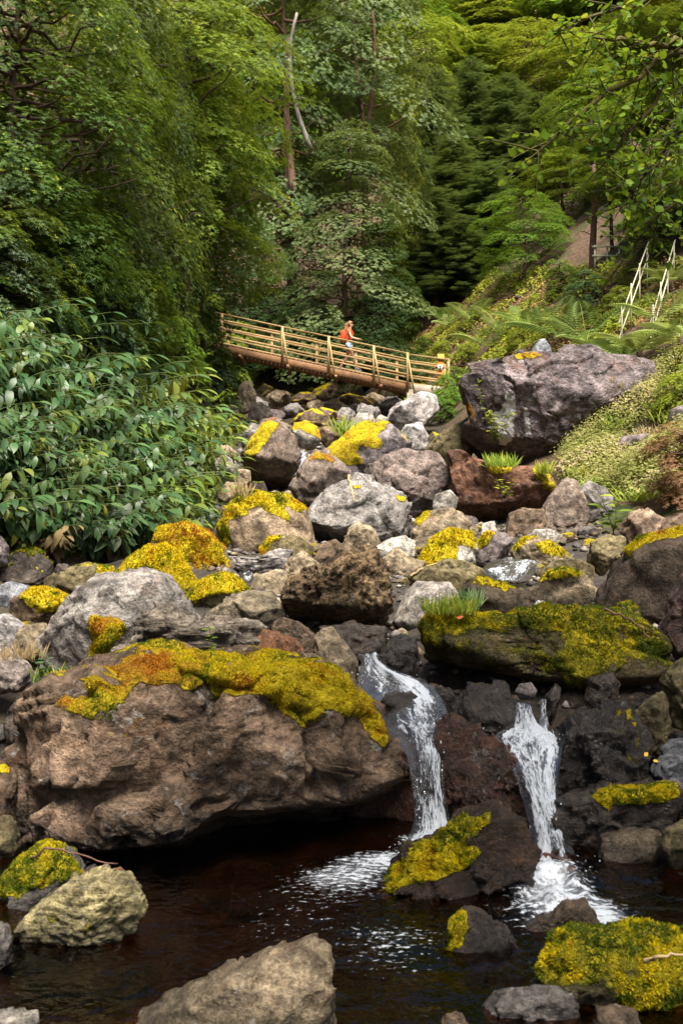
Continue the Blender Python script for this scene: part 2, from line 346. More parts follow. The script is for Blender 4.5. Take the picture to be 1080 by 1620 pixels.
def build_ground():
    a = np.linspace(-1, 1, 360); xs = 3.2*a+46*np.sign(a)*np.abs(a)**3.2
    ys = np.concatenate([np.linspace(-6, 2.4, 22), np.geomspace(2.5, 135, 330)]); X, Y = np.meshgrid(xs, ys)
    x, y = X.ravel(), Y.ravel(); z = ground_h(x, y); nx, ny = len(xs), len(ys)
    i = (np.arange(ny-1)[:,None]*nx+np.arange(nx-1)[None,:]).ravel(); Q = np.stack([i, i+1, i+nx+1, i+nx], 1)
    ch = sstep(.5, -.3, np.maximum(interp(y, XL)-x, x-interp(y, XR))); ch *= sstep(38, 26, y)
    wet = np.maximum(sstep(.12, -.08, z)*sstep(8, 6, y), .9*sstep(8.2, 7.0, y)*ch)  # wet by the pool; the wider band also darkens gaps between stones
    wet = np.maximum(wet, .9*sstep(26, 29, y)*sstep(44, 40, y)*sstep(1.2, -.2, np.maximum(interp(y, XL)-x, x-interp(y, XR)))); B = np.stack([ch, 0*y, wet, np.ones_like(x)], 1)  # painted shade under the bridge, carried by the wet channel
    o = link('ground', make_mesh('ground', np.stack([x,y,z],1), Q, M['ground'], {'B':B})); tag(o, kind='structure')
build_ground()
# ------------------------------------------------------------------ rocks
ICO = {}
def ico(n):
    if n not in ICO:
        bm = bmesh.new(); bmesh.ops.create_icosphere(bm, subdivisions=n, radius=1)
        bm.verts.ensure_lookup_table()
        ICO[n] = (np.array([v.co[:] for v in bm.verts]), np.array([[v.index for v in f.verts] for f in bm.faces])); bm.free()
    return ICO[n]
TINT = dict(grey=(.215,.195,.18), pale=(.37,.335,.29), brown=(.165,.115,.075), purple=(.175,.145,.14), olive=(.16,.13,.065), dark=(.075,.06,.05),
            rust=(.22,.105,.055), tan=(.275,.215,.14), blue=(.23,.24,.265), redd=(.13,.055,.032), black=(.045,.04,.038), lilac=(.24,.205,.205))
def poly_radius(poly, c, th):
    """distance from c to the outline in each direction"""
    p = poly-c; q = np.roll(p, -1, 0); d = np.stack([np.cos(th), np.sin(th)], 1); r = np.zeros(len(th)); e = q-p
    for k in range(len(p)):
        den = d[:,0]*e[k,1]-d[:,1]*e[k,0]; den = np.where(np.abs(den) < 1e-12, 1e-12, den)
        t = (p[k,0]*e[k,1]-p[k,1]*e[k,0])/den; s = (p[k,0]*d[:,1]-p[k,1]*d[:,0])/den
        r = np.where((s >= -1e-6) & (s <= 1+1e-6) & (t > 0), np.maximum(r, t), r)
    return r
def in_poly(px, py, poly):
    poly = np.array(poly, float); ins = np.zeros(len(px), bool); n = len(poly)
    for i in range(n):
        x0, y0 = poly[i]; x1, y1 = poly[i-1]
        c = ((y0 > py) != (y1 > py)) & (px < (x1-x0)*(py-y0)/(y1-y0+1e-9)+x0); ins ^= c
    return ins
def facets(p, seed, jit=.9):
    i0 = np.floor(p).astype(np.int64); best = np.full(len(p), 9e9); val = np.zeros(len(p))
    for dx in (-1,0,1):
        for dy in (-1,0,1):
            for dz in (-1,0,1):
                c = i0+np.array([dx,dy,dz]); h = [_hash(c[:,0],c[:,1],c[:,2],seed+k) for k in range(7)]
                q = p-(c+.5+.5*jit*np.stack(h[:3],1)); dd = (q*q).sum(1); m = dd < best
                best = np.where(m, dd, best); val = np.where(m, q[:,0]*h[3]+q[:,1]*h[4]+q[:,2]*h[5]+.35*h[6], val)
    return val
def rock_shape(poly, T, sub, seed, cuts=7, rough=.06, strata=0., pit=0., sq=.75):
    """poly: outline in metres around the centre (x, z); T: half depth. Returns verts, faces, size"""
    S, Fc = ico(sub); r0 = np.random.default_rng(seed)
    th = np.linspace(-math.pi, math.pi, 721); R = poly_radius(poly, np.zeros(2), th)
    for _ in range(2): R = np.convolve(np.concatenate([R[-4:-1], R, R[1:4]]), np.ones(3)/3, 'same')[3:-3]
    u, v, w = S[:,0], S[:,1], S[:,2]; ro = np.hypot(u, w); ang = np.arctan2(w, u)
    rr = np.interp(ang, th, R)*ro**sq
    V = np.stack([rr*np.cos(ang), T*np.sign(v)*np.abs(v)**sq, rr*np.sin(ang)], 1)
    s = .5*math.sqrt(np.ptp(V[:,0])*np.ptp(V[:,2])); rim = np.abs(v) < .12
    for k in range(cuts):
        front = k % 4 != 3
        n = np.array([r0.uniform(-1,1), -1. if front else 1., r0.uniform(-.75,1.0)]); n /= np.linalg.norm(n); n[1] *= s/T*.8; n /= np.linalg.norm(n)
        d = V@n; dr, dm = d[rim].max(), d.max(); lim = dr+(dm-dr)*r0.uniform(.02,.55)
        ex = np.maximum(d-lim, 0); V -= ex[:,None]*n*.96
    e1 = V/s; o = np.array([seed*3.7, seed*1.3, seed*.7])
    nr = nrmz(V*np.array([1, (s/T)**1, 1]))
    d = .9*fbm(e1*1.4+o, 2, 3)+.55*fbm(e1*3.3+o, 5, 7, .55)
    rid = 1-np.abs(fbm(e1*2.3+o, 4, 21)); d = d+.55*(rid-.7)
    fq = e1+.18*np.stack([fbm(e1*2+o, 3, 81), fbm(e1*2+o+9, 3, 82), fbm(e1*2+o+17, 3, 83)],1)
    d = .7*d+1.9*facets(fq*1.35+o, seed+3)+.8*facets(fq*3.2+o, seed+9)+(.3*facets(fq*7.5+o, seed+15)+.16*fbm(e1*14+o, 4, 91, .6) if sub > 5 else 0)
    V = V+nr*(d*rough*s)[:,None]
    if strata:
        ax = np.array([.25*math.sin(seed), .2, 1.]); ax /= np.linalg.norm(ax); q = (e1@ax)*5+fbm(e1*1.5+o, 3, 31)*.9
        V = V+nr*((np.abs((q % 1)-.5)*2)**.6*strata*s*.09-(.05*strata*s))[:,None]
    if pit:
        q = vnoise(e1*9+o, 41); V = V-nr*(np.clip(q-.15, 0, 1)*pit*s*.10)[:,None]
    return V, Fc, s
def vnormals(V, T):
    n = np.cross(V[T[:,1]]-V[T[:,0]], V[T[:,2]]-V[T[:,0]]); N = np.zeros_like(V)
    for k in range(3): np.add.at(N, T[:,k], n)
    return nrmz(N)
def moss_material():
    t = NT('moss'); lv = t.attr('lv').outputs['Fac']; hu = t.attr('hue').outputs['Fac']
    c = t.mix(t.rng(hu,.05,.5), (.085,.125,.008), (.60,.47,.009)); c = t.mix(t.rng(hu,.5,.9), c, (.40,.16,.012))
    k = t.rng(lv,0,1,.55,1.3,False); c = t.mix(1.0, c, t.n('ShaderNodeCombineColor', {0:k,1:k,2:k}).outputs[0], 'MULTIPLY')
    p = t.n('ShaderNodeBsdfPrincipled', {'Base Color':c,'Roughness':.8,'Specular IOR Level':.15}).outputs[0]
    return t.out(t.n('ShaderNodeMixShader', {0:.3,1:p,2:t.n('ShaderNodeBsdfTranslucent', {'Color':c}).outputs[0]}).outputs[0])
M['moss'] = moss_material()
TUFT = None
def tuft_tpl():
    r = np.random.default_rng(3); V = []; T = []
    for k in range(5):
        a = r.uniform(0, 6.28); t = r.uniform(.15,.75); b = np.array([r.uniform(-.4,.4), r.uniform(-.4,.4), -.15]); d = np.array([math.cos(a)*t, math.sin(a)*t, 1.])*r.uniform(.6,1.1)
        s = np.array([-math.sin(a), math.cos(a), 0])*.24
        V += [b-s, b+s, b+d]; T.append((3*k, 3*k+1, 3*k+2))
    return np.array(V), np.array(T)
TUFT = tuft_tpl()
NROCK = [0]
def rock(label, Y, poly, tint='grey', T=1.0, moss=0., hue=.5, wet=0., lich=.35, rust=.15, pit=0., strata=0., rough=.05, cuts=7, blobs=(), stain=None, sub=None, name='boulder', cat='boulder', tufts=True, wetbelow=None, seed=None, sq=.75, tufth=1.0, under=None, back=2.2):
    NROCK[0] += 1; seed = seed or NROCK[0]; rough = rough*1.35 if Y < 7 and rough > .045 else rough
    pl = np.array(poly, float)
    # area centroid as the centre
    x, y = pl[:,0], pl[:,1]; x2, y2 = np.roll(x,-1), np.roll(y,-1); cr = x*y2-x2*y; A = cr.sum()/2
    c = np.array([((x+x2)*cr).sum()/(6*A), ((y+y2)*cr).sum()/(6*A)])
    k = Y/F; pm = np.stack([(pl[:,0]-c[0])*k, -(pl[:,1]-c[1])*k], 1)
    half = .5*math.sqrt(np.ptp(pm[:,0])*np.ptp(pm[:,1])); px = 2*half/k
    if sub is None: sub = 6 if px > (110 if Y < 7.2 else 260) else 5 if px > 60 else 4
    V, Fc, s = rock_shape(pm, T*half, sub, seed, cuts, rough, strata, pit, sq)
    loc = P(c[0], c[1], Y); W = V+loc
    if under is not None:
        lip = CZ+(810-interp(540+W[:,0]/W[:,1]*F, under)-fbm(V/s*2, 3, 5)*px*.012)/F*W[:,1]; V[:,1] += np.clip(lip-V[:,2]-loc[2], 0, None)*back*(V[:,1] < T*half*.6); W = V+loc
    Nn = vnormals(V, Fc)
    X2, Y2 = 540+W[:,0]/W[:,1]*F, 810-(W[:,2]-CZ)/W[:,1]*F      # outline pixels of the reference sketch
    wob = fbm(V/s*2.6+seed, 4, 51)
    ms = np.zeros(len(V))
    if moss: ms = sstep(1.0-moss, 1.35-moss, Nn[:,2]*.9+wob*.28)
    hv = np.full(len(V), float(hue))
    for bl in blobs:
        jx, jy = X2+(fbm(V/s*4+3, 5, 52, .7))*px*.028, Y2+fbm(V/s*4+7, 5, 8, .7)*px*.028
        m = in_poly(jx, jy, bl['p']) & (V[:,1] < T*half*bl.get('back', .45))
        a = bl.get('a', 1.)*(1-.75*sstep(.55,.95,fbm(V/s*3.3+5, 4, 33, .65))); ms = np.where(m, np.maximum(ms, a), ms); hv = np.where(m, bl.get('hue', hue), hv)
    if blobs:       # soften the border of the hand laid patches by a few smoothing passes
        E = np.concatenate([Fc[:,[0,1]], Fc[:,[1,2]], Fc[:,[2,0]]])
        deg = np.bincount(E.ravel(), minlength=len(V)).astype(float)
        for _ in range(3 if sub < 6 else 5):
            for arr in (ms, hv):
                acc = np.bincount(E[:,0], arr[E[:,1]], len(V))+np.bincount(E[:,1], arr[E[:,0]], len(V)); arr[:] = .5*arr+.5*acc/deg
    V = V+Nn*(ms*min(.018*s+.004, .03)*(1+.8*vnoise(V/s*7, 61)))[:,None]
    wt = np.full(len(V), float(wet))
    if wetbelow is not None: wt = np.maximum(wt, sstep(wetbelow+.08, wetbelow-.02, W[:,2]+wob*.03))
    st = np.zeros(len(V))
    if stain is not None:
        for bl in stain: st = np.where(in_poly(X2+wob*6, Y2+wob*10, bl), 1., st)
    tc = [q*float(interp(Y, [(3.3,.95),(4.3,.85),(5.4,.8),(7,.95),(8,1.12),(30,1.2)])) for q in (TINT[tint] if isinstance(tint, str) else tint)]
    jit = np.random.default_rng(seed+500).uniform(.88,1.12)
    on = np.ones(len(V)); tsc = 1/max(s,.05)**.75
    at = {'A':np.stack([on*tc[0]*jit, on*tc[1]*jit, on*tc[2]*jit, on*tsc],1), 'B':np.stack([ms, hv, wt, on*lich],1), 'C':np.stack([on*rust, on*pit, on*strata, st],1)}
    o = link(name, make_mesh(name, V, Fc, M['rock'], at), None, loc); tag(o, label, cat)
    # the moss itself: small upright shoots
    if tufts and Y < 13.5 and ms.max() > .5:
        tri = V[Fc]; ar = np.linalg.norm(np.cross(tri[:,1]-tri[:,0], tri[:,2]-tri[:,0]), axis=1)/2; fm = ms[Fc].mean(1)
        fn = Nn[Fc].mean(1); ar = ar*sstep(.25,.8,fm)*(fn[:,1] < .5); tot = ar.sum()
        hgt = np.clip(.0019*Y, .008, .02)*tufth; cnt = int(min(tot/(hgt*hgt*.42), 26000))
        if cnt > 30:
            r0 = np.random.default_rng(seed+900); f = r0.choice(len(Fc), cnt, p=ar/tot); b = r0.dirichlet((1,1,1), cnt)
            pos = (tri[f]*b[:,:,None]).sum(1); nz = nrmz(fn[f]+r0.normal(size=(cnt,3))*.22)
            cl = fbm(pos/hgt/7, 3, 71); Vt, Tt, ix = scatter(TUFT, pos, perp(nz, r0), nz, hgt*r0.uniform(.45,1.25,cnt)*(1+.45*cl)*(.4+.6*fm[f]))
            hh = (hv[Fc].mean(1)[f]-.06+fbm(pos/s*3.0+seed, 4, 77, .65)*.40-.25*(1-fm[f]))
            lv = np.clip(r0.uniform(.1,.9,cnt)+.35*cl, 0, 1)
            link('moss', make_mesh('moss', Vt, Tt, M['moss'], {'lv':lv[ix], 'hue':hh[ix]}, smooth=False), o)
    return o

# ---- nearest stones, at the pool
rock('pale tan layered rock jutting up from the pool closest to the viewer', 3.35, [(190,1700),(200,1622),(260,1592),(340,1561),(400,1530),(440,1512),(495,1498),(520,1502),(526,1530),(522,1600),(530,1700)], 'tan', .8, lich=.35, strata=.35, rust=.2, wetbelow=.03, tufts=False, cuts=9, rough=.045)
rock('small wet grey stone barely showing in the corner of the pool', 3.3, [(-40,1605),(0,1606),(55,1604),(66,1640),(40,1670),(-40,1670)], 'pale', .9, lich=.2, wetbelow=.02, name='stone', cat='stone')
rock('yellowish pale slab rock lying in the pool below the mossy cone rock', 4.05, [(28,1465),(60,1430),(110,1395),(160,1386),(200,1388),(228,1415),(232,1440),(218,1465),(175,1498),(100,1503),(40,1492)], (.40,.34,.17), .9, lich=.3, strata=.5, rust=.1, wetbelow=.05, rough=.05, cuts=8, blobs=[dict(p=[(60,1450),(110,1430),(160,1450),(150,1478),(90,1480)], hue=.15, a=.38)], tufts=False)
rock('cone shaped rock with yellow green moss beside the overhang of the great boulder', 4.5, [(-30,1470),(-10,1425),(0,1400),(30,1358),(75,1335),(90,1338),(115,1355),(134,1385),(120,1420),(90,1470),(30,1490)], 'grey', .9, moss=.45, hue=.28, lich=.1, wetbelow=.04, blobs=[dict(p=[(0,1400),(30,1355),(80,1333),(118,1355),(130,1385),(90,1398),(50,1408),(0,1425)], hue=.30)])
rock('orange brown pebble lying against the great overhanging boulder', 4.5, [(168,1392),(172,1378),(190,1373),(203,1384),(204,1400),(180,1402)], 'rust', .9, name='stone', cat='stone')
rock('dark knobbly pebble between the yellowish slab and the great boulder', 4.52, [(132,1394),(136,1374),(148,1368),(158,1376),(160,1392),(145,1400)], 'dark', .9, pit=.5, name='stone', cat='stone')
rock('grey brown pebble sitting beside the orange brown pebble', 4.54, [(156,1388),(158,1372),(168,1366),(176,1376),(174,1392),(164,1396)], 'tan', .9, name='stone', cat='stone')
rock('dark wet stone cut by the edge of the view at the waterline', 3.75, [(-40,1465),(-10,1460),(8,1468),(18,1490),(14,1525),(-10,1545),(-40,1545)], 'grey', .9, wet=.6, name='stone', cat='stone')
rock('olive rounded stone squeezed beside the great boulder near the water', 5.0, [(-30,1308),(0,1295),(24,1299),(30,1338),(24,1385),(-30,1400)], 'olive', .9, moss=.1, hue=.2, lich=.2, name='stone', cat='stone')
rock('brown stone with an orange lichen fleck left of the great boulder', 5.25, [(-30,1212),(8,1204),(24,1232),(24,1300),(-30,1315)], 'brown', .9, lich=.2, rust=.5, blobs=[dict(p=[(-5,1212),(14,1210),(18,1222),(0,1226)], hue=.6)], name='stone', cat='stone', tufts=False)
rock('great brown boulder overhanging the pool with orange and yellow moss along its top', 5.6,
     [(15,1230),(20,1180),(45,1130),(85,1090),(115,1068),(190,1050),(230,1040),(320,1037),(400,1046),(450,1040),(500,1050),(545,1075),(575,1110),(602,1150),(626,1183),(648,1203),(656,1250),(648,1295),(620,1325),(560,1338),(450,1325),(330,1345),(200,1354),(90,1348),(28,1342),(17,1290)],
     (.27,.185,.125), .78, under=[(0,1330),(150,1345),(280,1335),(340,1285),(480,1272),(560,1262),(660,1215)], back=2.0, moss=.30, hue=.52, lich=.55, rust=.35, pit=.2, rough=.055, cuts=6, sub=7, sq=.62, wetbelow=.12,
     blobs=[dict(p=[(88,1112),(190,1045),(230,1034),(320,1030),(360,1045),(340,1080),(300,1095),(235,1090),(200,1108),(168,1135),(130,1140),(98,1128)], hue=.70),
            dict(p=[(330,1030),(400,1038),(450,1034),(500,1044),(548,1070),(580,1108),(605,1150),(628,1190),(600,1172),(570,1142),(520,1112),(495,1128),(455,1135),(425,1118),(400,1092),(350,1098),(320,1090)], hue=.5),
            dict(p=[(140,1112),(160,1108),(172,1135),(150,1150),(136,1145)], hue=.1), dict(p=[(75,1120),(100,1098),(115,1110),(90,1135)], hue=.9, a=.6), dict(p=[(470,1118),(490,1120),(488,1142),(474,1140)], hue=.25), dict(p=[(190,1130),(235,1125),(240,1150),(200,1158)], hue=1.0, a=.42), dict(p=[(282,1158),(300,1150),(310,1185),(290,1190)], hue=1.0, a=.35)])
rock('dark wet reddish boulder face tucked under the great boulder beside the fall', 5.75, [(520,1250),(560,1200),(610,1185),(648,1195),(662,1240),(658,1295),(640,1340),(560,1350),(520,1320)], 'redd', .8, wet=.55, lich=.0, rust=.6)
# ---- stones of the cascade
rock('glossy red brown wet boulder standing between the two falls', 5.55, [(684,1190),(700,1158),(720,1141),(752,1150),(785,1168),(812,1205),(832,1242),(842,1290),(835,1340),(780,1350),(720,1330),(700,1262)], 'redd', .8, wet=.85, lich=.1, rust=.6, rough=.085, cuts=18)
rock('water covered dark rock in the middle of the upper fall', 5.95, [(600,1125),(612,1100),(650,1094),(682,1118),(694,1152),(668,1172),(625,1168)], 'dark', .8, wet=.9, lich=.1, rust=.1)
rock('rounded black wet rock at the head of the fall', 6.5, [(596,1048),(610,1015),(630,1002),(655,1010),(664,1040),(657,1068),(625,1080),(600,1070)], 'dark', .9, wet=.9, lich=.15, rust=.05)
rock('small wet stone wedged between the two black blocks of the fall', 6.1, [(676,1112),(690,1087),(715,1089),(724,1118),(712,1145),(684,1140)], 'dark', .9, wet=.8, lich=.2, name='stone', cat='stone')
rock('squat black block of rock between the heads of the two falls', 6.0, [(722,1135),(725,1108),(737,1084),(766,1079),(796,1085),(809,1110),(814,1150),(806,1185),(740,1180)], 'dark', .85, wet=.85, lich=.2, rust=.05, cuts=12, rough=.075)
rock('mossy dark boulder parting the two falls at the edge of the pool', 4.6, [(606,1402),(620,1375),(680,1330),(730,1298),(780,1289),(820,1300),(843,1322),(840,1372),(828,1412),(800,1445),(720,1455),(640,1450),(608,1440)], (.085,.05,.03), .75, moss=.12, hue=.25, lich=.08, rust=.4, wet=.3, wetbelow=.10, cuts=14, rough=.08,
     blobs=[dict(p=[(600,1420),(618,1372),(680,1326),(730,1293),(775,1286),(770,1305),(735,1330),(760,1350),(740,1372),(690,1395),(640,1400),(612,1425)], hue=.36)], tufth=1.1)
rock('dark rock with one mossy flank in the pool below the mossy parting boulder', 3.98, [(706,1508),(710,1460),(735,1436),(770,1444),(802,1475),(828,1510),(832,1545),(780,1556),(715,1545)], 'dark', .9, wet=.15, lich=.15, wetbelow=.04, cuts=8, blobs=[dict(p=[(706,1500),(709,1458),(732,1440),(742,1462),(735,1490),(715,1508)], hue=.35)])
rock('low dark rock in the foam below the right hand fall', 4.1, [(826,1475),(850,1450),(872,1452),(890,1430),(922,1424),(942,1450),(938,1490),(890,1502),(838,1500)], 'brown', .9, wet=.3, lich=.15, wetbelow=.05)
rock('long boulder wholly covered in bright green moss at the edge of the pool', 3.62, [(850,1535),(870,1495),(910,1479),(960,1485),(1010,1481),(1060,1477),(1110,1488),(1130,1600),(1080,1640),(1010,1625),(930,1605),(862,1585)], 'olive', .8, moss=.8, hue=.22, lich=.05, blobs=[dict(p=[(845,1540),(870,1490),(960,1480),(1120,1475),(1125,1640),(1000,1600),(960,1560),(900,1555)], hue=.24)], tufth=1.35)
rock('flat wet grey rock at the bottom of the pool below the foam', 3.42, [(765,1605),(790,1575),(850,1564),(895,1567),(912,1600),(905,1650),(780,1655)], 'grey', .8, wet=.55, lich=.2)
rock('brown wet stone just breaking the water beside the long green boulder', 3.3, [(935,1640),(945,1600),(975,1592),(1010,1605),(1020,1660),(950,1660)], 'brown', .8, wet=.5, name='stone', cat='stone')
rock('small submerged brown stone next to the flat wet grey rock', 3.3, [(690,1640),(705,1606),(730,1604),(745,1630),(740,1670),(700,1670)], 'brown', .8, wet=.5, name='stone', cat='stone')
rock('little olive stone peeping up behind the long green boulder', 3.95, [(1018,1490),(1025,1470),(1045,1465),(1062,1475),(1062,1500),(1030,1505)], 'olive', .8, moss=.3, hue=.2, name='stone', cat='stone')
# ---- right bank of the pool
rock('long dark slab with a strip of moss along its far end', 5.15, [(864,1295),(880,1270),(910,1257),(960,1251),(1010,1244),(1065,1241),(1085,1258),(1075,1290),(1062,1320),(1000,1350),(940,1365),(900,1355),(874,1325)], 'dark', .9, wet=.5, lich=.1, rust=.35, cuts=12, rough=.07, strata=.15, blobs=[dict(p=[(935,1262),(945,1250),(1010,1240),(1066,1238),(1078,1262),(1040,1270),(985,1272),(960,1280)], hue=.33)])
rock('smooth faceted brown grey rock under the long dark slab', 4.95, [(942,1372),(950,1325),(1000,1311),(1045,1317),(1059,1350),(1042,1385),(1000,1420),(970,1440),(950,1432)], (.17,.13,.085), .8, lich=.08, rust=.15, wetbelow=.06, rough=.028, cuts=12)
rock('olive stone at the edge of the view beside the faceted brown rock', 4.8, [(1043,1338),(1055,1314),(1080,1298),(1110,1298),(1120,1360),(1060,1375)], 'olive', .8, moss=.05, hue=.2, lich=.15, rough=.03, cuts=10, name='stone', cat='stone')
rock('big rounded black wet boulder with an olive streak right of the falls', 5.7, [(870,1212),(888,1178),(920,1138),(958,1113),(986,1110),(1007,1140),(1018,1180),(1016,1225),(1005,1275),(940,1290),(885,1280)], 'dark', .85, wet=.85, lich=.35, rust=.05, rough=.07, blobs=[dict(p=[(965,1120),(992,1115),(1010,1150),(1014,1215),(1000,1235),(985,1180)], hue=.3, a=.45)], tufts=False)
rock('tilted olive brown rock behind the big black wet boulder', 6.0, [(1000,1135),(1028,1104),(1050,1094),(1058,1130),(1050,1190),(1012,1200)], 'olive', .9, moss=.1, hue=.3, lich=.1)
rock('greenish boulder at the edge of the view under the bulky dark one', 6.3, [(1050,1095),(1058,1062),(1080,1045),(1115,1038),(1120,1150),(1062,1150)], 'olive', .9, moss=.25, hue=.2, lich=.2)
rock('flat bluish wet stone by the yellow fallen leaf', 5.5, [(1028,1222),(1050,1198),(1100,1180),(1115,1200),(1110,1245),(1045,1245)], 'blue', .9, wet=.25, lich=.2, name='stone', cat='stone')
rock('thin bluish stone lying above the flat bluish wet stone', 5.7, [(1040,1188),(1062,1172),(1105,1166),(1110,1196),(1060,1202)], 'blue', .9, wet=.15, name='stone', cat='stone')
rock('small grey stone lodged on the mossy end of the long dark slab', 5.2, [(1045,1258),(1052,1238),(1070,1232),(1082,1246),(1080,1268),(1055,1272)], 'lilac', .9, name='stone', cat='stone')
rock('glossy dark rock propped below the long moss covered boulder', 6.35, [(922,1104),(933,1075),(965,1061),(977,1080),(975,1115),(960,1130),(930,1128)], 'dark', .9, wet=.6, lich=.2, cuts=9)
rock('small pale stone balanced at the head of the right hand fall', 6.2, [(813,1096),(822,1082),(840,1080),(849,1092),(843,1106),(822,1107)], 'lilac', .9, name='stone', cat='stone', rough=.03)
rock('narrow dark stone with a shiny edge right of the small pale stone', 6.1, [(858,1128),(862,1100),(880,1082),(888,1090),(880,1118),(872,1150)], 'dark', .9, wet=.7, name='stone', cat='stone')
rock('shadowed dark boulder supporting the long moss covered boulder', 7.1, [(860,1105),(900,1068),(960,1050),(1020,1065),(1032,1110),(1020,1180),(960,1200),(890,1180)], 'dark', .8, wet=.2, lich=.1, rust=.1)
rock('long boulder covered in olive moss lying across the head of the falls', 6.95, [(663,992),(690,965),(720,962),(760,974),(830,969),(890,962),(930,962),(975,969),(1012,990),(1048,1015),(1052,1052),(1032,1085),(1000,1108),(960,1105),(900,1090),(840,1083),(790,1064),(740,1058),(692,1054),(667,1022)], (.15,.115,.055), .75, under=[(660,1012),(700,1020),(780,1040),(840,1068),(900,1072),(1050,1070)], back=1.6, moss=.55, hue=.22, lich=.12, rust=.2, sub=6,
     blobs=[dict(p=[(655,995),(690,960),(760,968),(930,958),(1012,985),(1052,1020),(1040,1050),(990,1020),(960,1060),(900,1085),(860,1060),(900,1010),(820,995),(760,992),(700,1000),(680,1020)], hue=.2, a=.75), dict(p=[(640,1000),(690,955),(930,955),(1060,1000),(1060,1060),(960,1090),(840,1075),(740,1050),(660,1030)], hue=.25, a=.40), dict(p=[(655,990),(690,962),(740,968),(770,978),(730,990),(690,992)], hue=.42), dict(p=[(1000,1005),(1040,1010),(1048,1045),(1010,1035)], hue=.05)], tufth=.8)
rock('bulky dark brown boulder with a yellow moss line along its ridge', 8.1, [(938,980),(955,930),(975,890),(1010,855),(1060,838),(1100,830),(1130,900),(1120,1000),(1060,1020),(1000,1015),(948,1005)], (.115,.085,.062), .75, moss=.12, hue=.5, lich=.12, rust=.15, rough=.04, blobs=[dict(p=[(985,872),(1010,848),(1060,831),(1110,824),(1110,840),(1060,848),(1015,864),(995,880)], hue=.55)])
rock('reddish brown boulder at the edge of the view below the bulky dark one', 7.0, [(1046,1004),(1060,960),(1082,908),(1115,895),(1125,1030),(1070,1045)], (.13,.085,.075), .8, lich=.1, rust=.2)
rock('cushion shaped stone all covered in moss at the foot of the bulky dark boulder', 7.7, [(968,975),(978,957),(995,952),(1008,962),(1010,985),(985,992)], 'olive', .9, moss=.9, hue=.15, name='stone', cat='stone')
# ---- left of the pool
rock('large pale grey boulder with an orange moss patch behind the great boulder', 7.1, [(72,1005),(85,985),(110,950),(145,915),(180,905),(230,903),(265,911),(290,940),(307,972),(325,1000),(310,1050),(240,1085),(190,1095),(100,1080),(76,1050)], (.36,.325,.295), .8, lich=.4, rust=.3, rough=.045, cuts=8,
     blobs=[dict(p=[(138,975),(190,972),(197,995),(178,1020),(165,1048),(148,1060),(140,1040),(152,1010)], hue=.75), dict(p=[(172,990),(197,988),(180,1022),(150,1062),(142,1050)], hue=.35)])
rock('grey brown layered ledge leaning against the large pale grey boulder', 6.75, [(160,1060),(200,1010),(235,960),(262,958),(300,978),(345,975),(400,985),(422,1012),(416,1048),(390,1080),(260,1085),(170,1080)], (.23,.19,.15), .8, strata=.9, lich=.3, rust=.15, rough=.06)
rock('orange brown rock between the layered ledge and the rounded stones', 6.75, [(400,1015),(418,996),(455,1010),(482,1030),(488,1065),(440,1075),(400,1065)], 'rust', .9, rust=.5, lich=.1, moss=.05)
rock('round brown stone capped with bright yellow moss near the ginger bank', 8.0, [(17,972),(20,950),(45,933),(75,931),(107,943),(98,968),(75,992),(35,998)], 'brown', .9, moss=.35, hue=.5, blobs=[dict(p=[(35,945),(48,929),(80,928),(110,942),(95,962),(70,972),(48,965)], hue=.5)], name='stone', cat='stone')
rock('smooth bluish stone behind the stone with the yellow moss cap', 8.7, [(-20,938),(15,920),(45,927),(52,945),(30,975),(-20,975)], 'blue', .9, lich=.1, rough=.03, name='stone', cat='stone')
rock('pale angular stone with crystalline edges at the left edge', 7.5, [(-25,975),(12,972),(45,995),(40,1018),(10,1035),(-25,1030)], (.40,.37,.36), .9, cuts=12, lich=.3, rough=.03, name='stone', cat='stone')
rock('rounded brown stone right of the pale angular stone', 7.2, [(18,1025),(35,990),(70,987),(76,1012),(76,1055),(40,1060)], 'tan', .9, lich=.15, name='stone', cat='stone')
rock('pinkish grey rock with dry straw above the dark gap at the left edge', 6.7, [(-30,1015),(10,1028),(40,1050),(54,1072),(35,1092),(-30,1100)], (.34,.285,.25), .9, lich=.3, strata=.2)
rock('dark speckled boulder in the shade behind the left end of the great boulder', 6.35, [(12,1140),(30,1105),(60,1085),(95,1087),(100,1120),(80,1180),(25,1185)], 'dark', .9, lich=.45, pit=.3)
rock('low olive rock under the edge of the ginger bank', 9.0, [(72,918),(95,900),(135,892),(180,898),(175,940),(120,960),(80,950)], 'olive', .9, moss=.12, hue=.4, blobs=[dict(p=[(150,900),(170,890),(200,895),(190,912),(160,912)], hue=.5)])
rock('green mossy block half hidden under the ginger leaves', 9.5, [(-5,890),(30,872),(60,871),(83,893),(80,920),(40,935),(0,930)], 'dark', .9, moss=.6, hue=.2)
rock('pinkish stone at the left edge below the ginger bank', 9.3, [(-30,858),(0,850),(12,865),(12,895),(-30,905)], 'lilac', .9, name='stone', cat='stone')
rock('small dark pebble below the pale drooping ginger leaves', 8.9, [(86,903),(92,892),(105,892),(112,900),(105,912),(92,912)], 'dark', .9, name='stone', cat='stone')
rock('smooth boulder all over lemon yellow moss behind the large pale grey boulder', 9.0, [(180,915),(205,883),(235,864),(260,862),(284,875),(300,905),(317,930),(300,955),(240,965),(190,955)], 'tan', .85, moss=.9, hue=.44, rough=.03, cuts=4, blobs=[dict(p=[(170,960),(205,880),(240,858),(290,870),(320,930),(300,950)], hue=.44)])
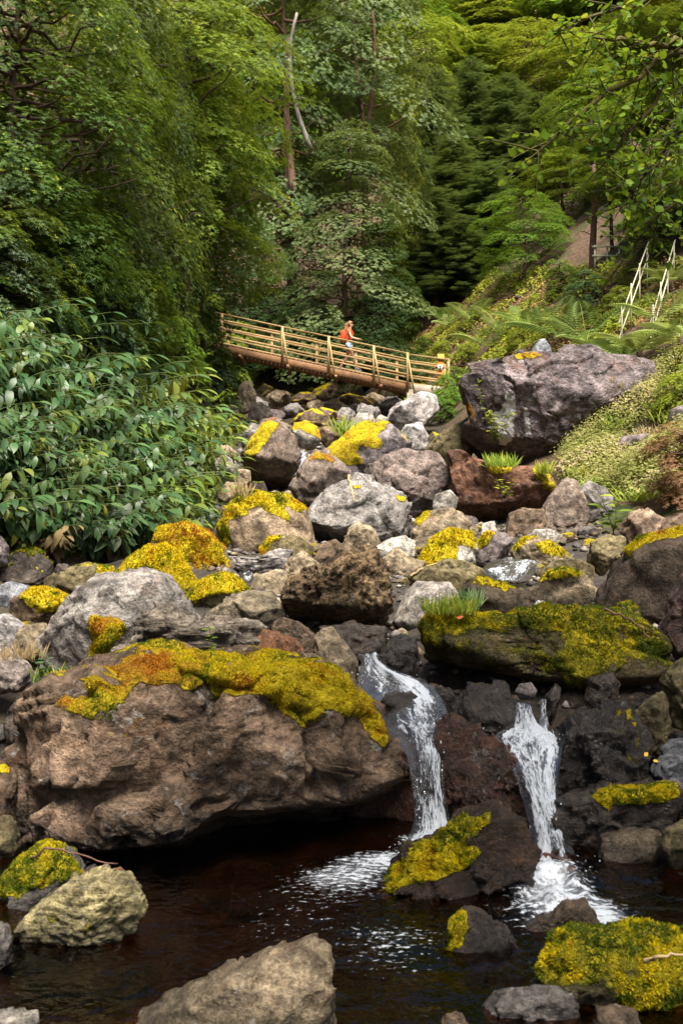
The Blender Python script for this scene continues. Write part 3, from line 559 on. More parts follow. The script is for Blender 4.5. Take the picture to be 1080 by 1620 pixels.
rock('boulder with orange and yellow moss behind the lemon yellow one', 10.6, [(235,870),(250,840),(295,828),(326,845),(350,868),(367,895),(362,930),(320,945),(265,925)], 'brown', .85, moss=.7, hue=.68, rust=.4, blobs=[dict(p=[(240,860),(250,836),(296,825),(345,860),(360,890),(320,900),(290,880),(262,862)], hue=.62)])
rock('small dome of yellow moss beside the boulder with the large grey face', 8.5, [(297,948),(310,924),(340,909),(366,910),(396,935),(392,965),(340,978),(300,970)], 'olive', .9, moss=.85, hue=.44, rough=.03, blobs=[dict(p=[(297,945),(310,920),(342,905),(370,908),(398,938),(340,940),(310,955)], hue=.46)])
rock('olive brown angular rock below the small dome of yellow moss', 7.9, [(330,968),(368,942),(432,935),(449,958),(454,990),(420,1015),(350,1010)], (.20,.165,.11), .9, cuts=12, strata=.25, lich=.25)
rock('brown pocked rock next to the large brown pitted boulder', 7.2, [(430,992),(446,974),(470,984),(497,1005),(495,1035),(450,1035)], 'brown', .9, pit=.5, lich=.25)
rock('rock with pale dry top and wet dark foot beside the head of the fall', 6.55, [(498,1010),(510,994),(526,993),(546,1015),(564,1045),(566,1085),(530,1095),(503,1055)], 'tan', .9, lich=.2, wetbelow=.62, rough=.035)
rock('shadowed dark slab under the large brown pitted boulder', 7.4, [(505,992),(560,985),(610,992),(612,1020),(595,1045),(540,1045)], 'dark', .8, wet=.4, lich=.1)
rock('grey driftwood coloured slab beyond the small dome of yellow moss', 10.0, [(362,880),(402,882),(440,867),(463,870),(456,895),(420,918),(380,910)], (.30,.27,.25), .8, strata=.8, lich=.1)
rock('mossy edged grey stone below the driftwood coloured slab', 9.0, [(395,932),(405,910),(440,900),(456,906),(455,945),(420,955)], 'tan', .9, lich=.35, moss=.05)
rock('pale pointed stone beside the large brown pitted boulder', 9.2, [(448,908),(458,882),(480,873),(508,893),(496,920),(455,935)], 'tan', .9, lich=.35, moss=.05, cuts=9)
rock('large brown pitted boulder in the middle of the stream bed', 7.9, [(443,935),(453,915),(500,900),(528,882),(568,866),(590,870),(607,895),(617,917),(623,950),(619,990),(605,1010),(540,1005),(480,998),(450,968)], (.19,.13,.07), .8, under=[(440,945),(500,958),(600,965),(625,950)], back=1.5, pit=1.0, lich=.25, rust=.25, rough=.085, sub=6, cuts=12)
rock('brown stone showing above the large brown pitted boulder', 9.8, [(488,895),(508,862),(530,853),(552,868),(548,905),(505,912)], 'brown', .9, lich=.2)
# ---- middle of the stream bed
rock('tan boulder with a sloping cap of yellow moss below the ginger bank', 12.0, [(342,850),(360,800),(385,779),(420,777),(466,785),(488,806),(490,830),(496,865),(480,895),(420,900),(365,895)], (.27,.20,.13), .8, moss=.3, hue=.47, lich=.25, rust=.2, blobs=[dict(p=[(345,825),(358,800),(385,774),(466,782),(492,806),(480,812),(445,800),(470,832),(440,818),(405,803),(385,815),(368,822)], hue=.46), dict(p=[(342,830),(362,818),(370,850),(350,872)], hue=.3)])
rock('flat grey stone with a yellow moss edge in front of the moss capped tan boulder', 11.0, [(410,868),(425,850),(450,847),(480,849),(497,866),(494,895),(450,900),(418,892)], 'olive', .9, lich=.2, blobs=[dict(p=[(408,870),(425,846),(450,848),(428,862),(420,882)], hue=.5)])
rock('large speckled grey boulder with pale lichen in the middle of the bed', 12.6, [(478,820),(490,803),(510,780),(540,760),(566,748),(600,760),(626,778),(644,785),(645,820),(640,855),(600,866),(555,862),(520,866),(490,850)], (.25,.23,.215), .85, under=[(478,822),(520,832),(560,828),(600,852),(650,852)], back=1.4, lich=.75, rust=.15, cuts=9, rough=.05, sub=6, blobs=[dict(p=[(556,768),(572,768),(572,778),(558,778)], hue=.62), dict(p=[(627,784),(642,786),(640,794),(628,792)], hue=.5)], tufts=False)
rock('smooth brown boulder with rusty lichen behind the speckled grey boulder', 16.0, [(458,770),(474,740),(490,720),(515,711),(536,730),(554,745),(550,790),(510,815),(480,812)], (.21,.165,.135), .85, lich=.3, rust=.35, cuts=8, blobs=[dict(p=[(486,730),(500,714),(524,716),(528,732),(505,728)], hue=.8)])
rock('rounded purple brown boulder speckled with lichen below the bridge end', 15.6, [(578,742),(604,722),(640,712),(690,718),(704,735),(717,766),(705,800),(680,820),(630,820),(592,790)], (.20,.155,.135), .85, lich=.55, rust=.15, rough=.04, sub=6)
rock('big grey boulder with a broad yellow moss top below the bridge', 19.0, [(517,712),(540,690),(574,669),(606,669),(641,690),(653,702),(648,735),(600,755),(560,760),(525,745)], 'lilac', .85, moss=.4, hue=.55, lich=.3, blobs=[dict(p=[(515,712),(540,686),(574,666),(612,668),(600,690),(610,712),(560,705),(575,735),(540,738)], hue=.56)])
rock('tall brown boulder with yellow moss down its sloping side near the small fall', 19.0, [(382,725),(400,690),(420,670),(446,667),(466,690),(475,722),(472,742),(455,775),(400,775),(386,750)], (.19,.145,.115), .85, under=[(380,715),(420,725),(475,732)], back=1.4, moss=.15, hue=.55, lich=.3, rust=.4, blobs=[dict(p=[(384,725),(400,688),(420,667),(440,668),(430,690),(410,715),(400,735)], hue=.5)])
rock('oval stone with an orange yellow moss cap beyond the tall mossy brown boulder', 22.0, [(460,682),(466,670),(484,667),(501,676),(509,696),(495,712),(470,708)], 'pale', .9, moss=.55, hue=.62, blobs=[dict(p=[(460,680),(468,667),(486,664),(503,675),(510,695),(496,690),(478,680)], hue=.62)])
rock('small brown stone right of the oval moss capped stone', 23.0, [(503,695),(508,678),(525,674),(540,682),(542,702),(515,708)], 'brown', .9, moss=.1, hue=.4, name='stone', cat='stone')
rock('rust topped stone behind the tall mossy brown boulder', 24.0, [(408,680),(420,664),(435,660),(450,670),(445,690),(415,692)], 'rust', .9, rust=.5, name='stone', cat='stone')
rock('grey stone left of the tall mossy brown boulder', 21.5, [(380,692),(398,668),(414,675),(418,700),(405,718),(384,712)], 'grey', .9, lich=.3)
rock('dark boulder in the gloom under the left end of the bridge', 33.0, [(374,640),(378,610),(394,602),(406,620),(405,650),(380,655)], 'tan', .9, lich=.2)
rock('dark wet boulder below the one under the left end of the bridge', 30.0, [(390,668),(396,642),(415,636),(430,650),(428,678),(400,682)], 'dark', .9, lich=.4)
rock('large pale grey boulder leaning on the foot of the bridge', 29.0, [(606,680),(620,645),(645,630),(666,619),(690,626),(694,650),(668,680),(635,690)], (.40,.36,.34), .85, lich=.2, rough=.035, cuts=9)
rock('pale grey boulder with a sloping top left of the bridge foot', 27.5, [(548,680),(565,655),(586,652),(594,666),(590,695),(555,698)], 'pale', .9, lich=.2)
rock('small pale stone between the two pale boulders by the bridge foot', 27.5, [(588,672),(600,655),(614,661),(612,685),(592,685)], 'pale', .9, name='stone', cat='stone')
rock('whitish jagged rock below the large pale boulder of the bridge foot', 24.5, [(630,695),(640,672),(666,669),(677,690),(674,712),(640,715)], (.42,.39,.37), .9, lich=.2, cuts=12, rust=.35)
rock('olive brown sloping rock beside the huge dark boulder', 21.5, [(672,712),(690,690),(720,670),(747,663),(750,700),(742,735),(690,738)], 'olive', .9, lich=.15, rust=.2)
rock('flat reddish brown block topped with moss and grass under the huge boulder', 15.1, [(708,716),(725,711),(746,725),(790,744),(832,739),(862,742),(871,765),(864,800),(832,825),(790,835),(738,828),(722,800),(713,760)], (.19,.095,.06), .85, under=[(705,790),(740,800),(800,795),(870,788)], back=1.4, rust=.55, lich=.35, cuts=9, sub=6, blobs=[dict(p=[(765,738),(790,730),(815,738),(810,748),(785,752)], hue=.45), dict(p=[(842,740),(862,738),(876,765),(872,788),(858,765)], hue=.33)])
rock('cone shaped grey brown boulder right of the reddish block', 13.6, [(856,838),(862,800),(885,765),(896,756),(913,762),(926,790),(933,818),(905,858),(870,858)], (.25,.195,.155), .85, lich=.25, rust=.35, cuts=9)
rock('greenish topped grey boulder beside the cone shaped one', 14.5, [(910,776),(930,762),(956,770),(969,786),(966,815),(930,828),(912,815)], 'grey', .85, moss=.12, hue=.15, lich=.3)
rock('squared brown rock between the reddish block and the cone shaped boulder', 13.0, [(798,842),(808,813),(826,805),(860,806),(864,845),(840,865),(800,862)], 'brown', .9, cuts=10, lich=.2)
rock('whitish broken stone in the dark gap under the reddish block', 13.5, [(757,850),(762,828),(782,824),(787,848),(778,862),(760,862)], 'pale', .9, cuts=11, name='stone', cat='stone')
rock('tan rock with a yellow moss corner below the purple brown boulder', 12.5, [(648,858),(657,820),(690,804),(716,800),(736,820),(754,835),(758,862),(720,885),(660,885)], 'tan', .85, lich=.3, rust=.3, cuts=9, blobs=[dict(p=[(655,825),(662,808),(682,806),(678,822),(660,834)], hue=.55)])
rock('little pale broken stone above the tan rock with the moss corner', 14.0, [(683,806),(688,782),(712,774),(724,790),(718,812),(690,815)], 'pale', .9, cuts=10, name='stone', cat='stone')
rock('bright yellow moss boulder with a ridged face in the middle of the bed', 10.8, [(658,892),(680,855),(714,838),(746,845),(754,870),(750,905),(700,910)], 'pale', .85, moss=.6, hue=.5, blobs=[dict(p=[(655,892),(680,852),(716,834),(748,842),(750,868),(725,860),(722,892),(690,896)], hue=.5)])
rock('stone half yellow with moss and half bare grey beside the ridged moss boulder', 11.3, [(743,862),(770,843),(796,843),(810,856),(802,880),(770,898),(750,895)], 'purple', .9, blobs=[dict(p=[(740,862),(770,840),(785,842),(772,860),(756,872)], hue=.48)], lich=.2)
rock('low stone banded with yellow moss beside the rapids', 11.0, [(806,872),(825,850),(850,849),(892,868),(894,890),(840,900),(815,892)], 'tan', .9, moss=.3, hue=.48, blobs=[dict(p=[(846,862),(862,855),(892,868),(890,880),(860,880)], hue=.5), dict(p=[(808,868),(826,850),(836,854),(818,872)], hue=.45)])
rock('flat pale topped stone beyond the low banded stone', 12.0, [(832,850),(845,838),(870,838),(888,846),(884,860),(845,862)], 'pale', .9, name='stone', cat='stone')
rock('brown and white angular stone below the speckled grey boulder', 11.6, [(538,868),(550,835),(566,824),(592,840),(602,858),(598,880),(550,885)], 'tan', .9, lich=.4, cuts=10)
rock('long pale smooth slab in front of the speckled grey boulder', 10.8, [(573,875),(610,855),(640,847),(657,856),(655,880),(620,900),(580,898)], 'pale', .9, lich=.15, rough=.03, strata=.2)
rock('pale ridged stone with a mossy flank below the long pale slab', 10.0, [(596,892),(625,866),(650,880),(673,890),(655,915),(605,918)], 'tan', .9, moss=.1, hue=.5, cuts=10)
rock('smooth whitish wedge shaped rock above the long mossy boulder', 8.2, [(620,985),(640,935),(660,920),(712,921),(727,945),(722,975),(690,1000),(645,1005)], (.44,.39,.34), .85, lich=.12, rough=.025, cuts=8, wetbelow=.72)
rock('rounded olive stone behind the whitish wedge shaped rock', 9.0, [(643,912),(670,896),(722,904),(738,917),(730,945),(665,945)], 'olive', .85, lich=.2, moss=.05, rough=.03)
rock('greenish stone left of the rapids', 9.6, [(678,900),(700,884),(732,887),(762,900),(768,920),(735,930),(690,918)], 'olive', .9, moss=.1, hue=.3)
rock('dark wet boulder with brown moss below the rapids', 8.3, [(733,930),(758,911),(800,924),(842,940),(842,970),(800,990),(742,985)], (.11,.08,.05), .85, wet=.25, moss=.25, hue=.5, lich=.1, blobs=[dict(p=[(740,922),(760,908),(830,932),(800,936),(770,930)], hue=.5, a=.6)])
rock('dark boulder with a green moss crown right of the rapids', 8.8, [(836,935),(865,905),(890,899),(926,910),(947,936),(945,970),(900,980),(852,975)], 'tan', .85, wetbelow=.92, lich=.15, blobs=[dict(p=[(848,922),(868,902),(890,896),(928,908),(900,914),(870,918)], hue=.35)])
rock('smooth greenish grey stone beyond the green crowned boulder', 9.7, [(845,910),(878,885),(912,884),(938,895),(936,922),(870,925)], 'olive', .85, rough=.03, lich=.15)
rock('olive block in the shade of the bulky dark boulder', 10.5, [(928,890),(932,858),(960,845),(987,850),(982,890),(950,910)], 'olive', .9, lich=.15)
rock('brown broken rock on the right bank above the bulky dark boulder', 12.0, [(983,842),(995,810),(1025,804),(1046,820),(1068,845),(1040,870),(995,868)], (.23,.165,.115), .9, cuts=10, lich=.2, rust=.3)
rock('huge dark purple boulder with white streaks above the stream', 20.5, [(731,612),(745,580),(800,571),(850,564),(930,554),(985,564),(1026,574),(1029,600),(1012,632),(985,652),(960,658),(920,684),(892,712),(862,738),(800,725),(765,702),(738,680),(742,645)], (.185,.15,.15), .75, under=[(730,668),(780,686),(860,705),(900,700),(1030,640)], back=1.4, lich=.6, rust=.4, sub=7, rough=.045, cuts=8, sq=.62, pit=.25,
     stain=[[(776,640),(796,632),(812,618),(818,630),(810,655),(806,695),(786,698),(782,672),(768,676)], [(829,650),(838,650),(836,682),(828,680)]], blobs=[dict(p=[(815,565),(850,560),(860,568),(830,574)], hue=.6), dict(p=[(860,618),(880,612),(884,638),(868,636)], hue=.75, a=.5), dict(p=[(940,590),(980,585),(990,610),(965,622)], hue=.4, a=.5), dict(p=[(735,640),(746,640),(744,672),(736,670)], hue=.95, a=.5)], tufts=False)
rock('pointed bluish rock behind the ridge of the huge dark boulder', 27.0, [(838,570),(846,545),(858,534),(868,548),(876,570),(860,585),(842,585)], 'blue', .9, lich=.2)
rock('flat dark rock lying among the pink ground cover of the right bank', float(hit(1005,716)[1])+.2, [(973,704),(985,690),(1020,686),(1037,696),(1030,716),(990,720)], 'purple', .9, lich=.2)
rock('dark purple rock at the edge of the view on the right bank', float(hit(1085,690)[1])+.2, [(1058,670),(1064,648),(1090,636),(1115,640),(1115,685),(1070,690)], 'purple', .9, lich=.2)
rock('brown rock on the earth under the hanging reddish plant', 11.5, [(1040,850),(1050,825),(1075,815),(1110,820),(1110,870),(1050,868)], 'brown', .9, lich=.1)
rock('pale flat stone uppermost of those along the ginger bank', 18.0, [(322,726),(335,706),(360,704),(377,716),(372,738),(335,742)], 'tan', .9, lich=.2, name='stone', cat='stone')
rock('whitish striped stone below the pale flat one by the ginger bank', 16.5, [(328,752),(338,728),(358,720),(378,735),(374,760),(345,768)], 'pale', .9, strata=.3, name='stone', cat='stone')
rock('small rounded stone in the shade below the tall mossy brown boulder', 16.5, [(366,760),(378,742),(395,744),(398,762),(382,772)], 'tan', .9, name='stone', cat='stone')
rock('grey stone under the ginger leaves above the moss capped tan boulder', 15.0, [(342,785),(358,762),(385,764),(388,788),(360,800)], 'tan', .9, lich=.3, name='stone', cat='stone')
rock('green mossy stone in the dark behind the moss capped tan boulder', 15.5, [(388,782),(400,764),(418,762),(424,780),(412,796),(394,796)], 'dark', .9, moss=.6, hue=.1, name='stone', cat='stone')

# ---- the many small stones between the boulders
SMALL = []
for k in range(9):
    r0 = np.random.default_rng(100+k); a = np.sort(r0.uniform(0, 6.283, 9)); pm = np.stack([np.cos(a)*r0.uniform(.75,1.1,9), np.sin(a)*r0.uniform(.55,.8,9)],1)
    a = np.linspace(0, 6.283, 10)[:-1]+r0.uniform(-.25,.25,9); pm = np.stack([np.cos(a)*r0.uniform(.8,1.15,9), np.sin(a)*r0.uniform(.5,.8,9)],1)
    V, Fc, s = rock_shape(pm, r0.uniform(.7,1.0), 4, 300+k, 9, .07)
    tc = TINT[['grey','tan','brown','pale','olive','purple','tan','grey','dark'][k]]; tc = [q*1.1 for q in tc]; on = np.ones(len(V)); Nn = vnormals(V, Fc)
    ms = sstep(.45,.9,Nn[:,2]+fbm(V*2+k,3,5)*.4)*(.9 if k in (2,4,6) else 0)
    SMALL.append(make_mesh('stone', V, Fc, M['rock'], {'A':np.stack([on*tc[0],on*tc[1],on*tc[2],on*2.2],1), 'B':np.stack([ms,on*.5,on*(.5 if k == 8 else 0),on*.3],1), 'C':np.stack([on*.25,on*0,on*0,on*0],1)}))
def small_stone(px, py, size_px, label, group, k=None, wet=False):
    p = hit(px, py); s = size_px*.5*p[1]/F
    o = link('stone', SMALL[int(rng.integers(0,8)) if k is None else k], None, p+np.array([0,s*.4,s*.22])); o.scale = (s,s,s*float(rng.uniform(.8,1.15))); o.rotation_euler = (float(rng.uniform(-.25,.25)), float(rng.uniform(-.25,.25)), float(rng.uniform(0,6.28)))
    tag(o, label, 'stone', group)
CH = [(380,690),(480,650),(560,640),(640,640),(720,700),(740,820),(960,830),(960,900),(840,960),(640,960),(500,960),(330,960),(330,800)]
n = 0
while n < 150:
    px, py = rng.uniform(320,990), rng.uniform(640,985)
    if in_poly(np.array([px]), np.array([py]), CH)[0]:
        small_stone(px, py, rng.uniform(14,36), 'small stone among the boulders of the stream bed', 'small stones of the stream bed'); n += 1
for _ in range(26):
    small_stone(rng.uniform(590,1075), rng.uniform(1080,1330), rng.uniform(24,60), 'small dark stone in the wet gaps beside the falls', 'small dark stones beside the falls', 8)
for _ in range(14):
    small_stone(rng.uniform(-20,120), rng.uniform(1000,1200), rng.uniform(20,50), 'small brown stone in the shady gaps at the left edge', 'small stones at the left edge')
for _ in range(22):
    small_stone(rng.uniform(0,1080), rng.uniform(1420,1615), rng.uniform(30,130), 'dark brown stone under the water on the floor of the pool', 'stones on the pool floor', 8)
for _ in range(40):
    small_stone(rng.uniform(385,650), rng.uniform(622,690), rng.uniform(12,34), 'small stone in the gloom under the bridge', 'small stones under the bridge')
for px, py in [(405,672),(432,664),(466,658),(498,654),(530,650),(560,648),(592,646),(448,684),(512,668),(545,664),(425,690),(580,668),(478,640),(520,634),(555,630),(440,644),(600,636),(400,652),(490,676),(622,652)]:
    small_stone(px, py, rng.uniform(34,62), 'middle sized boulder in the dark bed just below the bridge', 'boulders just below the bridge', int(rng.choice([0,1,2,5,7])))
for _ in range(10):
    small_stone(rng.uniform(690,1060), rng.uniform(430,560), rng.uniform(8,20), 'small stone on the leaf littered slope behind the huge boulder', 'small stones of the leaf littered slope')

def gravel(name, poly, n, lo, hi, seed, xr, yr):
    r = np.random.default_rng(seed); x = r.uniform(*xr, n*12); y = np.exp(r.uniform(np.log(yr[0]), np.log(yr[1]), n*12)); z = ground_h(x, y); m = in_poly(540+x/y*F, 810-(z-CZ)/y*F, poly); x, y, z = x[m][:n], y[m][:n], z[m][:n]; n = len(x)
    S, T = ico(1); k = len(S); s = r.uniform(lo, hi, n)*y/F*.5; sc = np.stack([r.uniform(.7,1.3,n), r.uniform(.7,1.3,n), r.uniform(.45,.85,n)],1)*s[:,None]; V = S[None]*sc[:,None,:]*(1+r.normal(0,.13,(n,k,1))); an = r.uniform(0,6.28,n)[:,None]
    V = np.stack([V[...,0]*np.cos(an)-V[...,1]*np.sin(an), V[...,0]*np.sin(an)+V[...,1]*np.cos(an), V[...,2]],2)+np.stack([x, y, z+s*.25],1)[:,None,:]
    tc = np.array([TINT[q] for q in ('grey','tan','pale','brown','dark','lilac')])[r.integers(0,6,n)]*r.uniform(.7,1.4,n)[:,None]; tc = np.repeat(tc, k, 0); on = np.ones(n*k)
    o = link(name, make_mesh(name, V.reshape(-1,3), (T[None]+(np.arange(n)*k)[:,None,None]).reshape(-1,3), M['rock'], {'A':np.concatenate([tc, on[:,None]*3],1), 'B':np.stack([0*on,on*.4,0*on,on*.3],1), 'C':np.stack([on*.2,0*on,0*on,0*on],1)}, smooth=False)); tag(o, kind='stuff')
gravel('gravel', CH, 2600, 6, 17, 1, (-5,7), (6.5,27))
gravel('gravel', [(-20,1090),(200,1000),(560,960),(1090,960),(1090,1330),(560,1200)], 500, 10, 26, 2, (-3,3), (4.8,9))
# ------------------------------------------------------------------ water
def build_pool():
    xs = np.linspace(-3.6, 2.4, 300); ys = np.linspace(2.4, 6.2, 230); X, Y = np.meshgrid(xs, ys); x, y = X.ravel(), Y.ravel(); p = np.stack([x, y, 0*x], 1)
    Xp, Yp = 540+x/y*F, 810+CZ/y*F
    def near(px, py, rx, ry): return np.exp(-(((Xp-px)/rx)**2+((Yp-py)/ry)**2))
    fo = .72*near(868,1386,72,42)+.62*near(880,1445,110,45)+.95*near(680,1330,60,16)+.70*near(625,1358,80,14)+.52*near(540,1400,120,36)+.36*near(430,1465,150,50)+.36*near(640,1475,90,26)+.42*near(620,1520,110,40)+.5*near(960,1455,60,30)+.3*near(0,1530,40,50)+.35*near(840,1590,60,40)+.3*near(560,1380,100,20)
    z = .012*fbm(p*np.array([2.2,4,1]), 3, 3)+.05*near(868,1400,80,40)*(1+fbm(p*14,2,8))
    i = (np.arange(len(ys)-1)[:,None]*len(xs)+np.arange(len(xs)-1)[None,:]).ravel()
    o = link('water', make_mesh('water', np.stack([x,y,z],1), np.stack([i,i+1,i+len(xs)+1,i+len(xs)],1), M['pool'], {'foam':np.clip(fo,0,1.6)})); tag(o, kind='structure')
build_pool()
def sheet(name, rows, seed, foam=.6, nu=34, amp=.035):
    """a falling sheet: rows of (left px, right px, row px, depth, foam)"""
    R = np.array([(*P(a,y,d), *P(b,y,d), f) for a,b,y,d,f in rows]); n = len(R); t = np.linspace(0, n-1, (n-1)*14+1); Q = np.stack([np.interp(t, np.arange(n), R[:,k]) for k in range(7)],1)
    k = np.ones(9)/9
    for c in range(6): Q[:,c] = np.convolve(np.concatenate([np.repeat(Q[:1,c],4)*1, Q[:,c], np.repeat(Q[-1:,c],4)]), k, 'valid')
    L, Rr = Q[:,:3], Q[:,3:6]; mid = (L+Rr)/2; L, Rr = mid+(L-mid)*1.0, mid+(Rr-mid)*1.0; ln = np.concatenate([[0], np.cumsum(np.linalg.norm(np.diff(mid, axis=0), axis=1))])
    u = np.linspace(0, 1, nu); V = L[:,None,:]*(1-u)[None,:,None]+Rr[:,None,:]*u[None,:,None]
    W = np.linalg.norm(Rr-L, axis=1); U = np.stack([np.broadcast_to(W.mean()*u[None,:], V.shape[:2]), np.broadcast_to(ln[:,None], V.shape[:2])], 2)
    bul = np.sin(np.pi*u)[None,:]*.05
    q = np.stack([U[...,0]*16, U[...,1]*3.2, 0*U[...,0]+seed], 2).reshape(-1,3); d = fbm(q, 4, seed).reshape(V.shape[:2])
    V = V+np.array([0,-1,.35])*(bul+amp*d)[...,None]
    ef = np.minimum(u, 1-u)[None,:]*5.5+.3*d; fo = np.broadcast_to(Q[:,6][:,None], V.shape[:2])*np.clip(ef, 0, 1)+.25*d
    V = V.reshape(-1,3); m = len(ln); i = (np.arange(m-1)[:,None]*nu+np.arange(nu-1)[None,:]).ravel()
    o = link(name, make_mesh(name, V, np.stack([i,i+1,i+nu+1,i+nu],1), M['fall'], {'foam':fo.ravel()}, uv=U.reshape(-1,2))); tag(o, kind='structure'); return o
def spray(name, spots, seed):
    """drops thrown up where the water lands, one loose mass"""
    r0 = np.random.default_rng(seed); S, T = ico(1); Vs, Ts, n = [], [], 0
    for px, py, Y, rx, rz, cnt in spots:
        c = P(px, py, Y); s = Y/F
        for _ in range(cnt):
            q = c+np.array([r0.normal()*rx*s, -abs(r0.normal())*.06, r0.normal()*rz*s]); k = r0.uniform(.002,.0055)
            Vs.append(S*k*.75*np.array([1,1,r0.uniform(1,2)])+q); Ts.append(T+n); n += len(S)
    o = link(name, make_mesh(name, np.concatenate(Vs), np.concatenate(Ts), M['drop'])); tag(o, kind='stuff')
M['drop'] = plain_material('water_drop', (.82,.86,.92), .15, .02, 8, 0, .6)
sheet('stream', [(560,606,1035,6.55,.7),(572,600,1045,6.4,.9),(568,625,1062,6.25,1.0),(566,680,1080,6.12,.95),(572,700,1110,5.95,.8),(600,712,1140,5.78,.75),(622,712,1165,5.62,.75),(640,706,1190,5.5,.85),(648,700,1220,5.42,.75),(652,704,1255,5.36,.72),(656,710,1290,5.3,.8),(650,718,1318,5.2,1.0),(630,722,1336,5.06,1.1)], 3)
sheet('stream', [(806,842,1112,6.15,.45),(808,846,1130,6.02,.75),(804,856,1148,5.92,.95),(782,892,1163,5.8,1.05),(788,890,1180,5.62,.85),(806,884,1215,5.45,.8),(822,880,1250,5.35,.78),(834,886,1290,5.22,.82),(842,898,1330,5.08,.9),(838,912,1362,4.92,1.1),(825,925,1380,4.8,1.25)], 5)
sheet('stream', [(850,862,1108,6.1,.5),(852,864,1125,6.0,.7),(852,866,1150,5.9,.75),(850,870,1166,5.8,.9)], 6, nu=8)
sheet('stream', [(700,720,1142,5.7,.4),(690,712,1165,5.55,.6),(680,700,1180,5.5,.6)], 9, nu=8)
sheet('stream', [(780,846,884,10.4,.6),(768,852,893,9.9,.7),(760,850,903,9.5,.85),(772,838,914,9.2,.6),(778,826,922,9.0,.7)], 7)
sheet('stream', [(835,858,950,8.9,.5),(838,866,962,8.6,.8),(838,872,972,8.4,.5)], 8, nu=10)
sheet('stream', [(474,488,716,19.5,.7),(476,486,728,18.8,.9),(472,484,742,18.0,.8),(462,484,755,17.5,.5)], 10, nu=8)
sheet('stream', [(380,400,898,10.2,.4),(384,402,915,9.6,.7),(380,402,930,9.2,.4)], 12, nu=8)
spray('spray', [(672,1330,5.12,26,7,120),(868,1382,4.78,36,9,200),(600,1070,6.2,22,7,60),(845,1162,5.75,32,6,80),(690,1190,5.5,8,22,30),(865,1290,5.15,10,34,30),(664,1280,5.3,8,34,30)], 4)
# ------------------------------------------------------------------ trees
ROS = [t_rosette(7, .30, .30, k) for k in range(3)]; ROSL = [t_rosette(8, .24, .15, 5+k) for k in range(3)]
SPR = [t_spray(8, k) for k in range(3)]
def cat_meshes(parts):
    V, T, A, n = [], [], [], 0
    for v, t, a in parts: V.append(v); T.append(t+n); A.append(a); n += len(v)
    return np.concatenate(V), np.concatenate(T), np.concatenate(A)
def scatter_mix(tpls, pos, y, z, sc, lv, r):
    out = []; pick = r.integers(0, len(tpls), len(pos)); sc = np.broadcast_to(sc, len(pos))
    for k, tp in enumerate(tpls):
        m = pick == k
        if m.any():
            V, T, ix = scatter(tp, pos[m], y[m], z[m], sc[m]); nv = len(tp[0])
            out.append((V, T, np.clip(lv[m][ix]+r.uniform(-.16,.16,len(ix)//4+1).repeat(4)[:len(ix)], 0, 1)))
    return cat_meshes(out)
def limb_pts(a, b, sag, r, n=6):
    t = np.linspace(0,1,n)[:,None]; a, b = np.array(a), np.array(b); p = a*(1-t)+b*t
    p[:,2] += (-sag*np.sin(np.pi*t[:,0])); p[1:-1] += r.normal(size=(n-2,3))*.03*np.linalg.norm(b-a); return p
def pad_tree(seed, H=10., R=2.6, base=.12, npads=60, padr=1.05, ros=340, rsz=.088, tpls=None, flat=.40, shape='cone', tr=.14, wob=.25):
    """trunk with limbs, each limb ending in a flat dome of leaf whorls"""
    r = np.random.default_rng(seed); tpls = tpls or ROS; tb = MB()
    bend = fbm(np.stack([np.linspace(0,2,9), np.full(9, seed*1.7), np.zeros(9)],1), 2, seed)*.35
    zt = np.linspace(-.6, H*.97, 9); axis = np.stack([bend-bend[0], np.roll(bend,3)*.6, zt],1); tb.tube(axis, np.linspace(tr,.02,9), 8)
    pos, nz, lv = [], [], []
    for k in range(npads):
        t = base+(1-base)*((k+.5)/npads)**(1.25 if shape == 'cone' else 1.0); a = k*2.399+r.uniform(-.5,.5)
        u = (t-base)/(1-base)
        pr = (1-u)**.75*(.35+.65*min(1, u*6+.4)) if shape == 'cone' else math.sqrt(max(0, 1-(u*1.75-.8)**2))+.05 if shape == 'round' else (.55+.5*math.sin(u*3.1))*(1-u**4)
        rad = R*pr*r.uniform(.55,1.05); ax = np.array([np.interp(t*H, zt, axis[:,0]), np.interp(t*H, zt, axis[:,1]), t*H])
        c = ax+np.array([math.cos(a)*rad, math.sin(a)*rad, r.uniform(-.25,.25)-.12*rad]); p = padr*r.uniform(.6,1.25)*(.45+.55*min(1, pr+.25))
        if rad > .25: tb.tube(limb_pts(ax-np.array([0,0,.25*rad]), c, .05*rad, r), np.linspace(.035,.008,6)*(1+tr*2), 5, False)
        m = int(ros*(p/padr)**2*r.uniform(.8,1.2))+6; out = np.array([math.cos(a), math.sin(a), 0.]); ax3 = nrmz((np.array([0,0,1.])+out*.75*min(1, rad))[None])[0]; d = rdir(m, r); da = d@ax3; d = nrmz(d+ax3*(np.abs(da)-da-.15)[:,None])
        wb = 1+wob*vnoise(d*2.2+k*3.1, seed); q = c+p*(d-ax3*((d@ax3)*(1-flat))[:,None])*wb[:,None]*r.uniform(.85,1.04,m)[:,None]
        n = nrmz(d*.6+ax3*1.1+np.array([0,0,.25])+r.normal(size=(m,3))*.2)
        pos.append(q); nz.append(n); lv.append(np.clip(r.normal(.45,.2,m)+r.normal(0,.12), 0, 1))
    pos, nz, lv = map(np.concatenate, (pos, nz, lv))
    V, T, A = scatter_mix(tpls, pos, perp(nz, r), nz, rsz*r.uniform(.75,1.2,len(pos)), lv, r)
    return tb.mesh('trunk', M['bark'], True), make_mesh('crown', V, T, M['leaf_pad'], {'lv':A}, False), H, R
